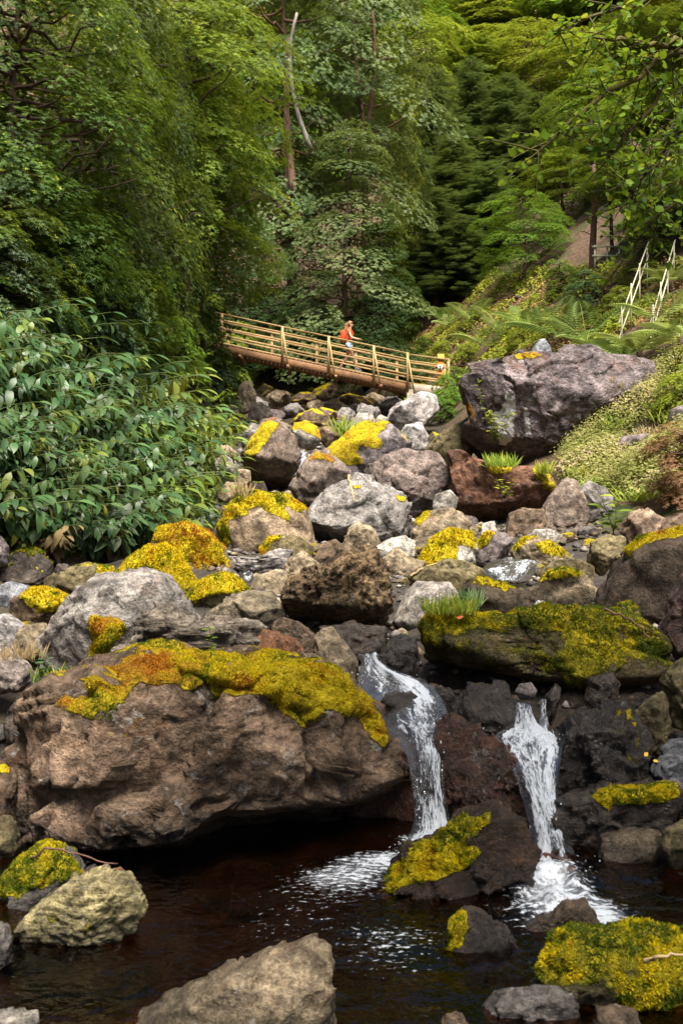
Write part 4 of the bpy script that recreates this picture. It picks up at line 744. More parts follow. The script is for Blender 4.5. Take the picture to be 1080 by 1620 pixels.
def conifer_tree(seed, H=16., R=2.8, base=.05):
    r = np.random.default_rng(seed); tb = MB(); tb.tube([(0,0,-.6),(.05,0,H*.5),(0,.05,H)], [.2,.12,.02], 8); P0, Y0, Z0, S0, L0 = [], [], [], [], []
    nb = 170
    for k in range(nb):
        t = base+(1-base)*(k+.5)/nb; a = k*2.399+r.uniform(-.4,.4); L = R*((1-t)**.7*.92+.08)*r.uniform(.5,1.2); n = max(6, int(L*13))
        o = np.array([math.cos(a), math.sin(a), 0.]); s = np.linspace(.12,1,n); up = .35*L*s-.55*L*s*s
        q = o*(s*L)[:,None]+np.array([0,0,t*H])+np.array([0,0,1.])*up[:,None]; tb.tube(q[::max(1,n//4)], .012, 3, False)
        for j in range(n):
            for _ in range(6):
                side = np.array([-o[1],o[0],0])*r.uniform(-1,1); d = o*r.uniform(.3,1)+side+np.array([0,0,r.uniform(-.75,.05)])
                P0.append(q[j]+r.normal(size=3)*.13); Y0.append(d); Z0.append(np.array([0,0,1.])+.3*r.normal(size=3)+o*.3); S0.append(r.uniform(.2,.38)*(1-.3*t)); L0.append(np.clip(r.normal(.45,.22),0,1))
    V, T, A = scatter_mix(SPR, np.array(P0), np.array(Y0), np.array(Z0), np.array(S0), np.array(L0), r)
    return tb.mesh('trunk', M['bark'], True), make_mesh('crown', V, T, M['conifer'], {'lv':A}, False), H, R
KINDS = {
 'pad':[pad_tree(1, 10, 2.6, npads=36, padr=1.3, ros=480, flat=.33), pad_tree(2, 10, 2.6, npads=30, padr=1.45, ros=560, flat=.33), pad_tree(3, 10, 2.6, base=.05, npads=40, padr=1.25, ros=460, flat=.33), pad_tree(16, 10, 3.0, base=.02, npads=64, padr=1.0, ros=330, flat=.55, shape='round')],
 'column':[pad_tree(4, 11, 2.3, .3, 32, 1.3, 480, .088, flat=.34, shape='col', tr=.17), pad_tree(5, 11, 2.3, .35, 28, 1.4, 520, .088, flat=.34, shape='col', tr=.16)],
 'high':[pad_tree(14, 10, 2.4, .5, 24, 1.35, 500, .088, flat=.34, shape='round', tr=.12)],
 'sparse':[pad_tree(15, 7, 2.2, .02, 60, .6, 95, .09, ROSL, .7, 'col', .12, .4)],
 'far':[pad_tree(6, 10, 3.4, .1, 70, 1.25, 240, .135, shape='round', flat=.5), pad_tree(7, 10, 3.2, .1, 62, 1.35, 250, .135, shape='round', flat=.48), pad_tree(8, 11, 2.6, .05, 60, 1.2, 240, .135)],
 'broad':[pad_tree(9, 7, 2.2, .02, 105, .62, 330, .06, ROSL, .8, 'col', .12, .35), pad_tree(10, 7, 2.2, .02, 100, .65, 330, .062, ROSL, .75, 'col', .12, .4)],
 'shrub':[pad_tree(11, 2.4, 1.25, .02, 40, .42, 110, .085, ROS, .6, 'round', .05, .3), pad_tree(12, 2.2, 1.3, .02, 38, .45, 110, .09, ROSL, .65, 'round', .05, .35)],
 'conifer':[conifer_tree(21), conifer_tree(22), conifer_tree(23, 15, 1.9)],
}
def tree(kind, k, px, top, Y, width, label, mat, bark='bark', group=None, name='tree', cat='tree', base=None, lean=0., foot=None):
    tm, cm, H, R = KINDS[kind][k]
    if foot: Y = float(hit(px, foot)[1])
    X = (px-540)/F*Y; g = float(ground_h(X, Y)[0]); g = g if base is None else max(g, base)
    hz = max(CZ+(810-top)/F*Y-g, 1.0)/H; wx = width*Y/F/(2*R)
    t = thing(name, label, cat, (X, Y, g), float(rng.uniform(0, 6.28)), group, (wx, wx, hz)); t.rotation_euler[1] = lean
    for nm, me, mt in (('trunk', tm, bark), ('crown', cm, mat)):
        o = link(nm, me, t); o.material_slots[0].link = 'OBJECT'; o.material_slots[0].material = M[mt]
    return t
# left bank, nearest first
tree('broad', 0, 20, -160, 15.5, 420, 'dark broadleaf tree overhanging the ginger bank at the left edge', 'leaf_dark')
tree('broad', 1, 150, -140, 18.5, 330, 'dark broadleaf tree with yellow tipped whorls right of the edge tree', 'leaf_dark')
tree('broad', 0, 215, -60, 21.5, 200, 'slimmer dark broadleaf tree deeper along the left bank', 'leaf_shade')
tree('column', 0, 286, -80, 27, 330, 'yellow green layered tree leaning out over the stream from the left bank', 'leaf_pad')
tree('high', 0, 270, 90, 28, 250, 'bright layered tree in front of dark trunks on the left bank', 'leaf_pad')
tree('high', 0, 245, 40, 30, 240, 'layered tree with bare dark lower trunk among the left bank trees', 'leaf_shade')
tree('high', 0, 316, 270, 31.5, 210, 'small blue green layered tree above the left end of the bridge', 'leaf_blue')
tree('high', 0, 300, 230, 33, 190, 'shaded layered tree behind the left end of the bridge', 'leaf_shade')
tree('column', 0, 455, -120, 44, 250, 'tall layered tree with a brown trunk above the bridge', 'leaf_blue', 'bark_red')
tree('column', 1, 560, -110, 46, 230, 'tall grey green layered tree rising behind the bridge', 'leaf_blue', 'bark_red')
tree('pad', 0, 545, 195, 41.5, 250, 'broad conical layered tree directly behind the walker on the bridge', 'leaf_blue')
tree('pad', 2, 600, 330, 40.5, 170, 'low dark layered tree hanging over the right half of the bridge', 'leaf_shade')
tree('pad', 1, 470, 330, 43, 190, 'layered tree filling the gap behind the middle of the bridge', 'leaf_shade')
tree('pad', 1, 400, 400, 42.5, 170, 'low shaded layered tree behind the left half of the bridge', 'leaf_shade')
tree('pad', 2, 640, 130, 50, 90, 'narrow yellow green spire tree between the layered trees and the conifers', 'leaf_yellow')
tree('pad', 3, 828, 308, 42, 140, 'rounded bright green young tree on the slope above the huge boulder', 'leaf_pad', base=9.0)
for i, (px, top, Y, w) in enumerate([(690,110,54,110),(745,95,56,100),(715,220,50,100),(800,120,55,110),(850,150,53,100),(770,260,48,90),(690,300,47,90),(655,240,52,90),(900,190,52,110),(730,340,46,80)]):
    tree('conifer', i % 3, px, top, Y+2, w*1.95, 'dark blue green conifer in the stand behind the bridge', 'conifer', 'bark_red', 'conifers behind the bridge', 'conifer')
for i, (px, top, Y, w) in enumerate([(620,-20,74,190),(700,-60,80,200),(780,-20,76,190),(860,-50,78,200),(940,-20,74,190),(1020,-60,76,210),(1090,0,70,180),(660,40,66,150),(760,60,66,160),(830,55,68,160),(920,60,64,160),(1000,70,62,170),(530,-60,78,200),(440,-70,76,200),(350,-60,74,200),(1060,120,56,170),(600,-90,90,220),(730,-100,92,220),(880,-110,92,220),(1010,-110,92,220),(480,60,64,170),(250,-40,60,200),(160,-60,55,200)]):
    tree('far', i % 3, px, top, Y, w, 'yellow green tree on the steep slope beyond the stream', 'leaf_yellow' if i % 4 else 'leaf_pad', 'bark', 'trees of the steep far slope')
for i, (px, top, Y, w) in enumerate([(930,110,47,150),(1010,150,44,160),(1075,90,42,170),(890,240,45,110),(980,240,43,130)]):
    tree('column', i % 2, px, top, Y, w, 'shady leafy tree at the top of the right bank', 'leaf_pad', 'bark', 'shady trees at the top of the right bank')
tree('broad', 1, 1065, 30, 27, 230, 'glossy dark leaved tree above the handrails at the right', 'leaf_dark', base=14.0)
tree('broad', 0, 985, 250, 33, 120, 'smaller glossy leaved tree left of the handrails', 'leaf_dark', base=12.0)
for i, (px, top, Y, w) in enumerate([(1050,300,36,150),(1085,260,33,150),(1010,330,41,110),(1120,200,30,160)]):
    tree('shrub', i % 2, px, top, Y, w, 'leafy thicket on the slope above the handrails at the right', 'leaf_pad', 'bark', 'thickets above the handrails', 'shrub', 'shrub')
# bare stems standing on the slope
def bare_trunk(label, px, top, bot, Y, r, mat, bend=.1):
    b = hit(px, bot) if Y is None else P(px, bot, Y); Y = b[1]; m = MB(); z1 = (bot-top)/F*Y; n = 12; t = np.linspace(0,1,n)
    rr = np.random.default_rng(int(px)); pts = np.stack([bend*np.sin(t*2.4)+.03*rr.normal(size=n).cumsum()*.4, .02*rr.normal(size=n).cumsum(), -.3+t*(z1+.3)],1); m.tube(pts, np.linspace(r, r*.55, n), 8)
    t0 = thing('slender_tree', label, 'tree', b); m.build('trunk', M[mat], t0, True)
    k = MB()
    for j in range(7):
        a = rr.uniform(0,6.28); p = pts[4+j]; e = p+np.array([math.cos(a), math.sin(a), .35])*rr.uniform(.3,.8); k.tube([p, (p+e)/2+np.array([0,0,.06]), e], [.02,.014,.006], 5)
    k.build('branch', M[mat], t0, True)
bare_trunk('reddish bare trunk standing at the top of the right bank', 935, 250, 432, None, .13, 'bark_red', .12)
bare_trunk('thin mossy bare trunk right of the reddish one', 968, 240, 398, None, .07, 'bark_moss', -.1)
bare_trunk('whitish leaning trunk high above the bridge', 492, 20, 225, 41.5, .11, 'bark_pale', -.9)
bare_trunk('reddish brown trunk beside the whitish leaning one', 464, 60, 300, 42.0, .17, 'bark_red', -.35)
bare_trunk('dark brown trunk over the left end of the bridge', 290, 270, 520, 28.0, .13, 'bark_red', .1)
bare_trunk('second dark trunk behind the ginger bank', 252, 260, 440, 26.5, .11, 'bark_red', -.05)
bare_trunk('slanting dark trunk among the left bank trees', 205, 270, 400, 24.5, .11, 'bark_red', .3)
bare_trunk('thin dead stem among the conifers', 672, 80, 170, 49, .035, 'bark_moss', .1)
bare_trunk('tall brown trunk of the far slope left of the conifers', 582, 20, 190, 45, .13, 'bark_red', .3)
# ------------------------------------------------------------------ left bank plants
GL = t_leaf(.36, .035, .40, 4)
def ginger_mesh(seed, shoots=6, mat='leaf_ginger'):
    r = np.random.default_rng(seed); st = MB(); P0, Y0, Z0, S0, L0 = [], [], [], [], []
    for k in range(shoots):
        a = r.uniform(-1.1, 1.1); le = r.uniform(.8, 1.45); o = np.array([math.cos(a), math.sin(a), 0]); b0 = np.array([r.uniform(-.25,.25), r.uniform(-.35,.35), -.15])
        t = np.linspace(0,1,8); hor = (.25*t+.55*t*t)*le; ver = (1.05*t-.52*t*t)*le; pts = b0+o*hor[:,None]+np.array([0,0,1.])*ver[:,None]; st.tube(pts, np.linspace(.016,.006,8), 5, False)
        nl = int(9+4*r.random()); sl = r.normal(.38,.2)
        for j in range(nl):
            u = .22+.78*j/(nl-1); p = np.array([np.interp(u, t, pts[:,c]) for c in range(3)]); d = nrmz(np.array([np.interp(min(u+.05,1), t, pts[:,c])-np.interp(u-.05, t, pts[:,c]) for c in range(3)]))
            sd = np.array([-o[1], o[0], 0])*(1 if j % 2 else -1); y = d*r.uniform(.3,.6)+sd*r.uniform(.55,.95)+np.array([0,0,r.uniform(-1.15,-.15)])
            if j == nl-1: y = d
            P0.append(p); Y0.append(y); Z0.append(np.array([0,0,1.])+o*.4+.25*r.normal(size=3)); S0.append(r.uniform(.28,.48)*(1 if u < .8 else .8)); L0.append(np.clip(sl+r.normal(0,.16), 0, 1))
    V, T, ix = scatter(GL, np.array(P0), np.array(Y0), np.array(Z0), np.array(S0))
    return st.mesh('stem', M['stem'], True), make_mesh('foliage', V, T, M[mat], {'lv':np.array(L0)[ix]}, True)
GING = [ginger_mesh(40+k, 5+k % 3) for k in range(7)]
def plant(meshes, loc, rz, sc, name, label, cat, group=None, mat=None, tilt=(0,0)):
    t = thing(name, label, cat, loc, rz, group, sc); t.rotation_euler = (tilt[0], tilt[1], rz)
    for nm, me in zip(('stem','foliage'), meshes):
        o = link(nm, me, t)
        if mat and nm == 'foliage': o.material_slots[0].link = 'OBJECT'; o.material_slots[0].material = M[mat]
    return t
GP = [(-60,520),(20,530),(110,555),(200,600),(255,645),(310,690),(335,712),(300,740),(290,800),(275,850),(200,878),(140,880),(-60,850)]
def fill_poly(poly, n, mind, seed, tries=6000):
    r = np.random.default_rng(seed); p = np.array(poly); lo, hi = p.min(0), p.max(0); out = []
    for _ in range(tries):
        q = r.uniform(lo, hi)
        if in_poly(q[:1], q[1:], poly)[0] and all((q[0]-o[0])**2+(q[1]-o[1])**2 > mind**2 for o in out): out.append(q)
        if len(out) >= n: break
    return out
for px, py in fill_poly(GP, 225, 19, 2, 9000):
    b = hit(px, py, 8.5); rz = float(rng.normal(-.75, .45)); gs = min(1.05, b[1]/14.5)
    plant(GING[int(rng.integers(0,7))], b, rz, float(rng.uniform(.62,1.0))*gs, 'ginger_plant', 'broad leaved wild ginger plant in the dense bank left of the stream', 'plant', 'ginger plants of the left bank', 'leaf_young' if rng.random() < (.12+.55*max(0, (px-150)/200)) else None)
DRY = ginger_mesh(60, 5, 'leaf_dry')
for px, py, s, lb in [(62,880,.5,'pale withered ginger drooping over the stones at the foot of the bank'),(150,870,.4,'half dry ginger with straw coloured leaves near the lemon moss boulder')]:
    plant(DRY, hit(px, py, 8.0), -.9, s, 'ginger_plant', lb, 'plant')
for px, py, s, lb in [(345,690,.8,'yellowing ginger leaning over the upper stream stones'),(340,640,.9,'yellowing ginger highest above the pale stream stones'),(300,720,.7,'yellowing ginger in the middle of the bank edge')]:
    plant(GING[2], hit(px, py, 8.0), -.6, s, 'ginger_plant', lb, 'plant', mat='leaf_yellow')
SB = [(-50,300),(60,330),(160,400),(260,480),(340,560),(365,640),(330,670),(230,620),(110,560),(-50,520)]
for i, (px, py) in enumerate(fill_poly(SB, 48, 34, 5)):
    b = hit(px, py, 9.0); Y = b[1]; sc = float(rng.uniform(.55,.95))*(.6+.02*Y); tm, cm, H, R = KINDS['shrub'][i % 2]
    t = thing('shrub', 'leafy green shrub on the steep bank between the ginger and the trees', 'shrub', b, float(rng.uniform(0,6.28)), 'shrubs on the left bank', sc)
    for nm, me, mt in (('stem', tm, 'bark'), ('foliage', cm, ['leaf_dark','leaf_pad','leaf_ginger'][i % 3])):
        o = link(nm, me, t); o.material_slots[0].link = 'OBJECT'; o.material_slots[0].material = M[mt]
# ferns -----------------------------------------------------------------
FR = t_frond()
def fern_mesh(seed, n=9, L=1.0, mat='fern', rise=.55):
    r = np.random.default_rng(seed); a = np.arange(n)*2.399+r.uniform(-.3,.3,n); u = rise+r.uniform(-.25,.25,n)
    y = np.stack([np.cos(a)*np.cos(u), np.sin(a)*np.cos(u), np.sin(u)],1); z = np.stack([-np.cos(a)*np.sin(u), -np.sin(a)*np.sin(u), np.cos(u)],1)
    V, T, ix = scatter(FR, np.zeros((n,3)), y, z, L*r.uniform(.75,1.15,n)); return make_mesh('frond', V, T, M[mat], {'lv':r.uniform(.1,.95,n)[ix]}, False)
FERN = [fern_mesh(70+k, 8+k) for k in range(3)]; TF = [fern_mesh(80+k, 13, 1.0, 'tree_fern', .42) for k in range(2)]
BF = [fern_mesh(90+k, 8, 1.0, 'tree_fern', .6) for k in range(2)]
def fern(me, loc, sc, label, group=None, name='fern', cat='fern', trunk=0.):
    if trunk:
        t = thing(name, label, cat, loc, 0, group); m = MB(); m.tube([(0,0,-.2),(.03,0,trunk*.5),(0,0,trunk)], [.09,.08,.07], 9); m.build('trunk', M['bark'], t, True)
        o = link('frond', me, t, (0,0,trunk)); o.scale = (sc,)*3; o.rotation_euler = (0,0,float(rng.uniform(0,6.28))); return t
    o = link(name, me, None, loc); o.scale = (sc,)*3; o.rotation_euler = (float(rng.uniform(-.2,.2)), float(rng.uniform(-.2,.2)), float(rng.uniform(0,6.28))); return tag(o, label, cat, group)
for px, py, s, tr, lb in [(1010,575,1.35,.25,'large pale tree fern spreading beside the handrails'),(1075,560,1.45,.3,'large pale tree fern at the right edge below the handrails'),(950,575,1.15,.2,'pale tree fern behind the ridge of the huge boulder'),(1060,470,1.2,.4,'pale tree fern right of the handrails')]:
    fern(TF[int(rng.integers(0,2))], hit(px, py), s, lb, None, 'tree_fern', 'tree fern', tr)
for px, py, s, lb in [(985,590,1.1,'pale fern with long fronds below the handrails'),(1040,530,1.0,'pale fern growing between the two handrails'),(925,562,1.4,'fern with arching fronds over the back of the huge boulder'),(655,590,.7,'low fern at the foot of the marker post'),(880,548,1.4,'bright fern between the pointed rock and the tree ferns'),(742,518,1.3,'fern with an upright yellow green frond on the leaf littered slope'),(705,526,1.2,'fern with flat spreading fronds right of the bridge'),(790,542,1.3,'fern with drooping fronds above the huge boulder'),(832,532,1.2,'fern growing behind the pointed bluish rock'),(770,562,1.2,'fern close behind the left shoulder of the huge boulder')]:
    fern(BF[int(rng.integers(0,2))], hit(px, py)+np.array([0,-.2,.25]), s*1.35, lb)
for px, py in fill_poly([(640,560),(720,480),(860,470),(960,440),(1080,440),(1090,540),(960,550),(860,545),(760,570),(690,600)], 34, 26, 9):
    fern(FERN[int(rng.integers(0,3))], hit(px, py), float(rng.uniform(.35,.7)), 'small fern on the slope behind the huge boulder', 'small ferns behind the huge boulder')
for px, py in fill_poly([(-20,380),(80,400),(200,500),(330,600),(300,640),(150,560),(-20,480)], 18, 34, 12):
    fern(FERN[int(rng.integers(0,3))], hit(px, py, 9)+np.array([.2,-.35,.35]), float(rng.uniform(.5,.85)), 'fern hanging among the shrubs of the left bank', 'ferns of the left bank')
# right bank shrubs
for i, (px, py, s, mt, lb) in enumerate([(885,468,.5,'leaf_pad','leafy shrub just right of the bright young tree'),(925,492,.5,'leaf_blue','grey green shrub on the litter slope left of the handrails'),(700,570,.3,'leaf_yellow','yellow green shrub behind the marker post'),(820,552,.3,'leaf_yellow','yellow green shrub behind the top of the huge boulder'),(668,560,.3,'leaf_pad','green shrub at the right end of the bridge'),(1075,655,.35,'leaf_yellow','bright green shrub at the right edge under the tree ferns'),(980,510,.4,'leaf_yellow','pale green shrub beside the foot of the handrails'),(640,545,.6,'leaf_dark','dark shrub by the roots behind the bridge'),(1035,372,.9,'leaf_pad','leafy shrub high on the right bank behind the little fence'),(1050,400,.9,'leaf_pad','leafy shrub at the top end of the handrails'),(1085,800,.42,'red_leaf','reddish hanging shrub at the right edge of the bank'),(715,640,.5,'leaf_pad','low green shrub between the bridge foot and the huge boulder'),(700,668,.42,'leaf_pad','small green shrub on the stones left of the huge boulder'),(740,572,.32,'leaf_yellow','light green shrub left of the top of the huge boulder')]):
    b = hit(px, py); tm, cm, H, R = KINDS['shrub'][i % 2]; t = thing('shrub', lb, 'shrub', b, float(rng.uniform(0,6.28)), None, s)
    for nm, me, m2 in (('stem', tm, 'bark'), ('foliage', cm, mt)):
        o = link(nm, me, t); o.material_slots[0].link = 'OBJECT'; o.material_slots[0].material = M[m2]
for px, py in fill_poly([(390,570),(480,600),(560,622),(640,632),(640,606),(500,560)], 22, 18, 3):
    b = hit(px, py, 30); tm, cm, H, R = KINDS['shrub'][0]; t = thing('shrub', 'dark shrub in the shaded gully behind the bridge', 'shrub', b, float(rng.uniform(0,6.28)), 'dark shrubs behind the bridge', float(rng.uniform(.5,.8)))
    for nm, me, m2 in (('stem', tm, 'bark'), ('foliage', cm, 'leaf_dark')):  # darker leaf colour stands in for the shade of the gully
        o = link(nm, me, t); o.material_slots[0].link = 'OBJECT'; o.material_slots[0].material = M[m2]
for px, py in fill_poly([(900,770),(960,680),(1030,620),(1085,580),(1085,790),(1000,800)], 16, 34, 21):
    fern(FERN[int(rng.integers(0,3))], hit(px, py), float(rng.uniform(.3,.5)), 'small fern among the pinkish ground cover of the right bank', 'ferns in the pinkish ground cover')
# low mats of small leaved plants
def cover(name, polys, n, xr, yr, lo, hi, mat, seed, mound=.35, thr=-.2, per=12):
    r = np.random.default_rng(seed); x = r.uniform(*xr, n*4); y = r.uniform(*yr, n*4); z = ground_h(x, y); Xp, Yp = 540+x/y*F, 810-(z-CZ)/y*F
    m = np.zeros(len(x), bool)
    for pl in polys: m |= in_poly(Xp, Yp, pl)
    nz = fbm(np.stack([x, y, 0*x],1)*1.1, 3, seed); m &= nz > thr; x, y, z, nz = x[m][:n], y[m][:n], z[m][:n], nz[m][:n]; k = len(x)
    c = np.stack([x, y, z+mound*np.clip(nz-thr,0,1)],1); d = rdir(k*per, r); d[:,2] = np.abs(d[:,2]); pos = np.repeat(c, per, 0)+d*np.array([.22,.22,.20])*r.uniform(.4,1.2,(k*per,1)); zz = nrmz(d+np.array([0,-.25,.7]))
    V, T, ix = scatter(t_leaf(.55,.05,.05), pos, perp(zz, r), zz, r.uniform(lo, hi, k*per)); cl = np.repeat(np.clip(.5+.4*fbm(c*1.6, 3, seed+4), 0, 1), per)
    tag(link(name, make_mesh(name, V, T, M[mat], {'lv':np.clip(cl+r.normal(0,.16,k*per),0,1)[ix]}, False)), kind='stuff')
RB = [(880,760),(905,705),(960,655),(1020,610),(1090,560),(1090,800),(1040,800),(960,800)]
cover('ground_cover', [RB], 3600, (2.2,8.5), (11,22), .035, .075, 'cover', 3, .22, -.75)
cover('ground_cover', [[(600,560),(700,500),(760,440),(1090,420),(1090,600),(980,560),(860,560),(740,600),(690,660),(640,640)]], 2600, (1.5,14), (24,46), .08, .16, 'leaf_yellow', 4, .3, -.1, 9)
cover('ground_cover', [[(600,570),(640,500),(700,480),(800,430),(1090,410),(1090,560),(860,560),(700,600)]], 3000, (1.5,14), (24,48), .07, .13, 'leaf_litter', 6, .02, -.6, 6)
cover('ground_cover', [[(-60,560),(120,600),(340,700),(330,850),(180,890),(-60,890)], [(690,700),(740,640),(760,700),(700,730)]], 2600, (-6.5,5), (8.5,24), .04, .09, 'leaf_pad', 8, .15, -.4, 9)
# ------------------------------------------------------------------ small plants, leaves and twigs on the stones
def grass(label, px, py, Y, n, h, r_px, mat='fern', seed=0, name='grass_tuft'):
    r = np.random.default_rng(seed); s = r_px*Y/F; b = P(px, py, Y); a = r.uniform(0,6.28,n); ro = s*np.sqrt(r.random(n)); pos = np.stack([np.cos(a)*ro, np.sin(a)*ro*.6, -.02+0*a],1)
    y = np.stack([r.normal(0,.38,n), r.normal(0,.3,n), np.ones(n)],1); V, T, ix = scatter(t_leaf(.06,.0,.35,3), pos, y, rdir(n, r)*.4+np.array([0,-1,.2]), h*r.uniform(.5,1.15,n))
    tag(link(name, make_mesh(name, V, T, M[mat], {'lv':r.random(n)[ix]}, False), None, b), label, 'grass')
grass('tuft of fresh green grass on the left end of the long mossy boulder', 712, 968, 6.85, 260, .15, 42, 'fern', 1)
grass('fine grass tuft by the tip of the whitish wedge rock', 742, 962, 7.1, 120, .17, 16, 'leaf_blue', 2)
grass('grass growing in the gap behind the left shoulder of the great boulder', 105, 1078, 6.2, 160, .13, 55, 'leaf_dark', 3)
grass('thin grass on the moss top of the reddish block', 792, 738, 14.6, 170, .24, 24, 'fern', 4)
grass('grass hanging at the right end of the reddish block', 862, 748, 14.6, 110, .22, 12, 'leaf_yellow', 5)
grass('wispy grass behind the yellow moss top boulder below the bridge', 548, 690, 22, 40, .6, 14, 'fern', 6)
for i, (px, py) in enumerate(fill_poly([(900,780),(960,690),(1030,640),(1085,600),(1085,790),(1000,800)], 16, 30, 31)):
    b = hit(px, py); r = np.random.default_rng(200+i); n = 70; pos = np.stack([r.normal(0,.12,n), r.normal(0,.12,n), 0*np.ones(n)],1); V, T, ix = scatter(t_leaf(.07,.0,.5,3), pos, np.stack([r.normal(0,.5,n), r.normal(0,.5,n)-.2, np.ones(n)],1), rdir(n, r)*.4+np.array([0,-1,.3]), .3*r.uniform(.5,1.2,n))
    o = link('grass_tuft', make_mesh('grass_tuft', V, T, M[['fern','leaf_dry','leaf_yellow'][i % 3]], {'lv':r.random(n)[ix]}, False), None, b); tag(o, 'loose grass tuft standing in the pinkish ground cover of the right bank', 'grass', 'grass tufts in the pinkish ground cover')
grass('straw coloured dry grass on the pinkish rock at the left edge', 30, 1040, 6.55, 110, .12, 40, 'leaf_dry', 7)
grass('dry brown tuft hanging on the moss capped tan boulder', 384, 790, 11.8, 70, .28, 12, 'leaf_dry', 8)
def sprig(label, px, py, Y, h, n, ls, mat='leaf_pad', seed=0, name='plant', lean=0., stems=1, w=.45):
    r = np.random.default_rng(seed); t = thing(name, label, 'plant', P(px, py, Y)); st = MB(); P0, Y0 = [], []
    for k in range(stems):
        le = np.array([lean+r.normal(0,.25)*(stems > 1), r.normal(0,.2)*(stems > 1), 1.]); u = np.linspace(0,1,6); hh = h*r.uniform(.7,1.05); pts = le*(u*hh)[:,None]+np.stack([.05*hh*np.sin(u*4+k), 0*u, 0*u],1); st.tube(pts, np.linspace(.022,.006,6)*h*.6, 5)
        for j in range(n):
            v = .15+.85*j/n; p = np.array([np.interp(v, u, pts[:,c]) for c in range(3)]); a = j*2.4+k; P0.append(p); Y0.append([math.cos(a), math.sin(a), r.uniform(.0,.6)])
    P0, Y0 = np.array(P0), np.array(Y0); V, T, ix = scatter(t_leaf(w,.04,.2,3), P0, Y0, np.tile([0,-.3,1.],(len(P0),1)), ls*r.uniform(.6,1.15,len(P0)))
    st.build('stem', M['stem'], t, True); link('foliage', make_mesh('foliage', V, T, M[mat], {'lv':r.random(len(P0))[ix]}, False), t); return t
sprig('single thin seedling standing on the moss of the great boulder', 332, 1046, 5.5, .26, 14, .045, 'fern', 1)
sprig('tall green thistle like plant on the right bank above the bulky dark boulder', 968, 848, 12.6, .55, 10, .24, 'leaf_pad', 2, stems=2)
sprig('small seedling in the gap beside the dead straw at the left edge', 62, 1070, 6.3, .17, 8, .07, 'leaf_ginger', 3, stems=2)
sprig('yellow green plant hanging at the foot of the white streak', 782, 700, 17.6, .55, 12, .16, 'leaf_yellow', 4, stems=7)
sprig('small yellow plant on the left face of the huge boulder', 757, 655, 18.3, .75, 12, .13, 'leaf_yellow', 5)
sprig('little plant growing on top of the huge boulder', 790, 572, 19.8, .35, 10, .14, 'leaf_pad', 6, stems=3)
sprig('leafy plant on the ground right of the huge boulder', 1065, 600, 19.5, .8, 14, .22, 'leaf_yellow', 7, stems=5)
sprig('bright leaf plant below the left shoulder of the great boulder', 14, 1212, 5.9, .12, 3, .13, 'leaf_ginger', 8, w=.5)
sprig('small yellow plant hanging under the reddish block', 800, 790, 14.2, .3, 8, .12, 'leaf_yellow', 9, stems=3)
def fallen_leaf(label, px, py, Y, s, mat, seed):
    V, T = t_leaf(.55,.06,.25,4); r = np.random.default_rng(seed); x, y, z = frames(rdir(1,r)*.5+np.array([[.6,0,.3]]), np.array([[.2,-.8,.6]])); V = s*(V[:,0:1]*x+V[:,1:2]*y+V[:,2:3]*z)
    o = link('fallen_leaf', make_mesh('fallen_leaf', V, T, M[mat], {'lv':np.full(len(V),.6)}), None, P(px, py, Y)); tag(o, label, 'leaf')
M['leaf_fall'] = plain_material('fallen_leaf_yellow', (.62,.38,.03), .6, .2); M['leaf_fall2'] = plain_material('fallen_leaf_red', (.45,.09,.03), .6, .2)
fallen_leaf('yellow fallen leaf beside the big rounded black boulder', 1018, 1196, 5.45, .042, 'leaf_fall', 1)
fallen_leaf('orange fallen leaf just right of the yellow one', 1032, 1203, 5.45, .03, 'leaf_fall', 2)
fallen_leaf('red leaf lying on the left end of the long mossy boulder', 722, 978, 6.55, .045, 'leaf_fall2', 3)
fallen_leaf('dry brown leaf on the moss of the great boulder', 358, 1060, 5.2, .05, 'leaf_dry', 4)
def twig(label, pts, r, mat='bark_red'):
    q = np.array([P(*p) for p in pts]); c = q.mean(0); m = MB(); n = len(q); t = np.linspace(0, n-1, 12); q2 = np.stack([np.interp(t, np.arange(n), q[:,k]) for k in range(3)],1)-c; m.tube(q2+.004*np.random.default_rng(n).normal(size=q2.shape), np.linspace(r, r*.5, 12), 6)
    o = m.build('twig', M[mat], None, True, c); tag(o, label, 'twig')
twig('curved brown twig over the right end of the long mossy boulder', [(955,964,6.3),(985,975,6.25),(1010,990,6.25),(1030,1012,6.2)], .010)
twig('pale twig lying on the long bright green boulder', [(1015,1520,3.3),(1040,1513,3.25),(1085,1512,3.25)], .008, 'straw')
twig('thin brown root hanging over the mossy cone rock', [(50,1360,4.4),(75,1340,4.35),(130,1352,4.4),(185,1368,4.4)], .006)
twig('dry twig on the stones left of the ridged moss boulder', [(648,912,8.9),(665,900,8.9),(690,892,9.2)], .012, 'straw')
twig('white dry stalk on the speckled grey boulder', [(551,752,12.1),(555,772,11.9),(561,795,11.8)], .018, 'straw')
# roots and log on the slope
def roots(label, spec):
    c = hit(*spec[0][0]); t = thing('tree_root', label, 'root', c)
    for k, pl in enumerate(spec):
        q = np.array([hit(*p) for p in pl])+np.array([0,-.1,.08])-c; m = MB(); m.tube(q, np.linspace(.16,.07,len(q)), 7); m.build('root', M['bark_red'], t, True)
roots('brown arching roots at the foot of the layered trees behind the bridge', [[(615,508),(622,520),(632,530),(642,534)],[(608,512),(612,524),(620,532)],[(622,506),(632,516),(640,522)]])
c = hit(890,440)
m = MB(); q = np.array([P(870,441,c[1]),P(890,436,c[1]-.1),P(915,432,c[1]-.2)])-c; m.tube(q, [.16,.15,.12], 9); tag(m.build('fallen_log', M['bark'], None, True, c), 'dark fallen log across the top of the right bank', 'log')

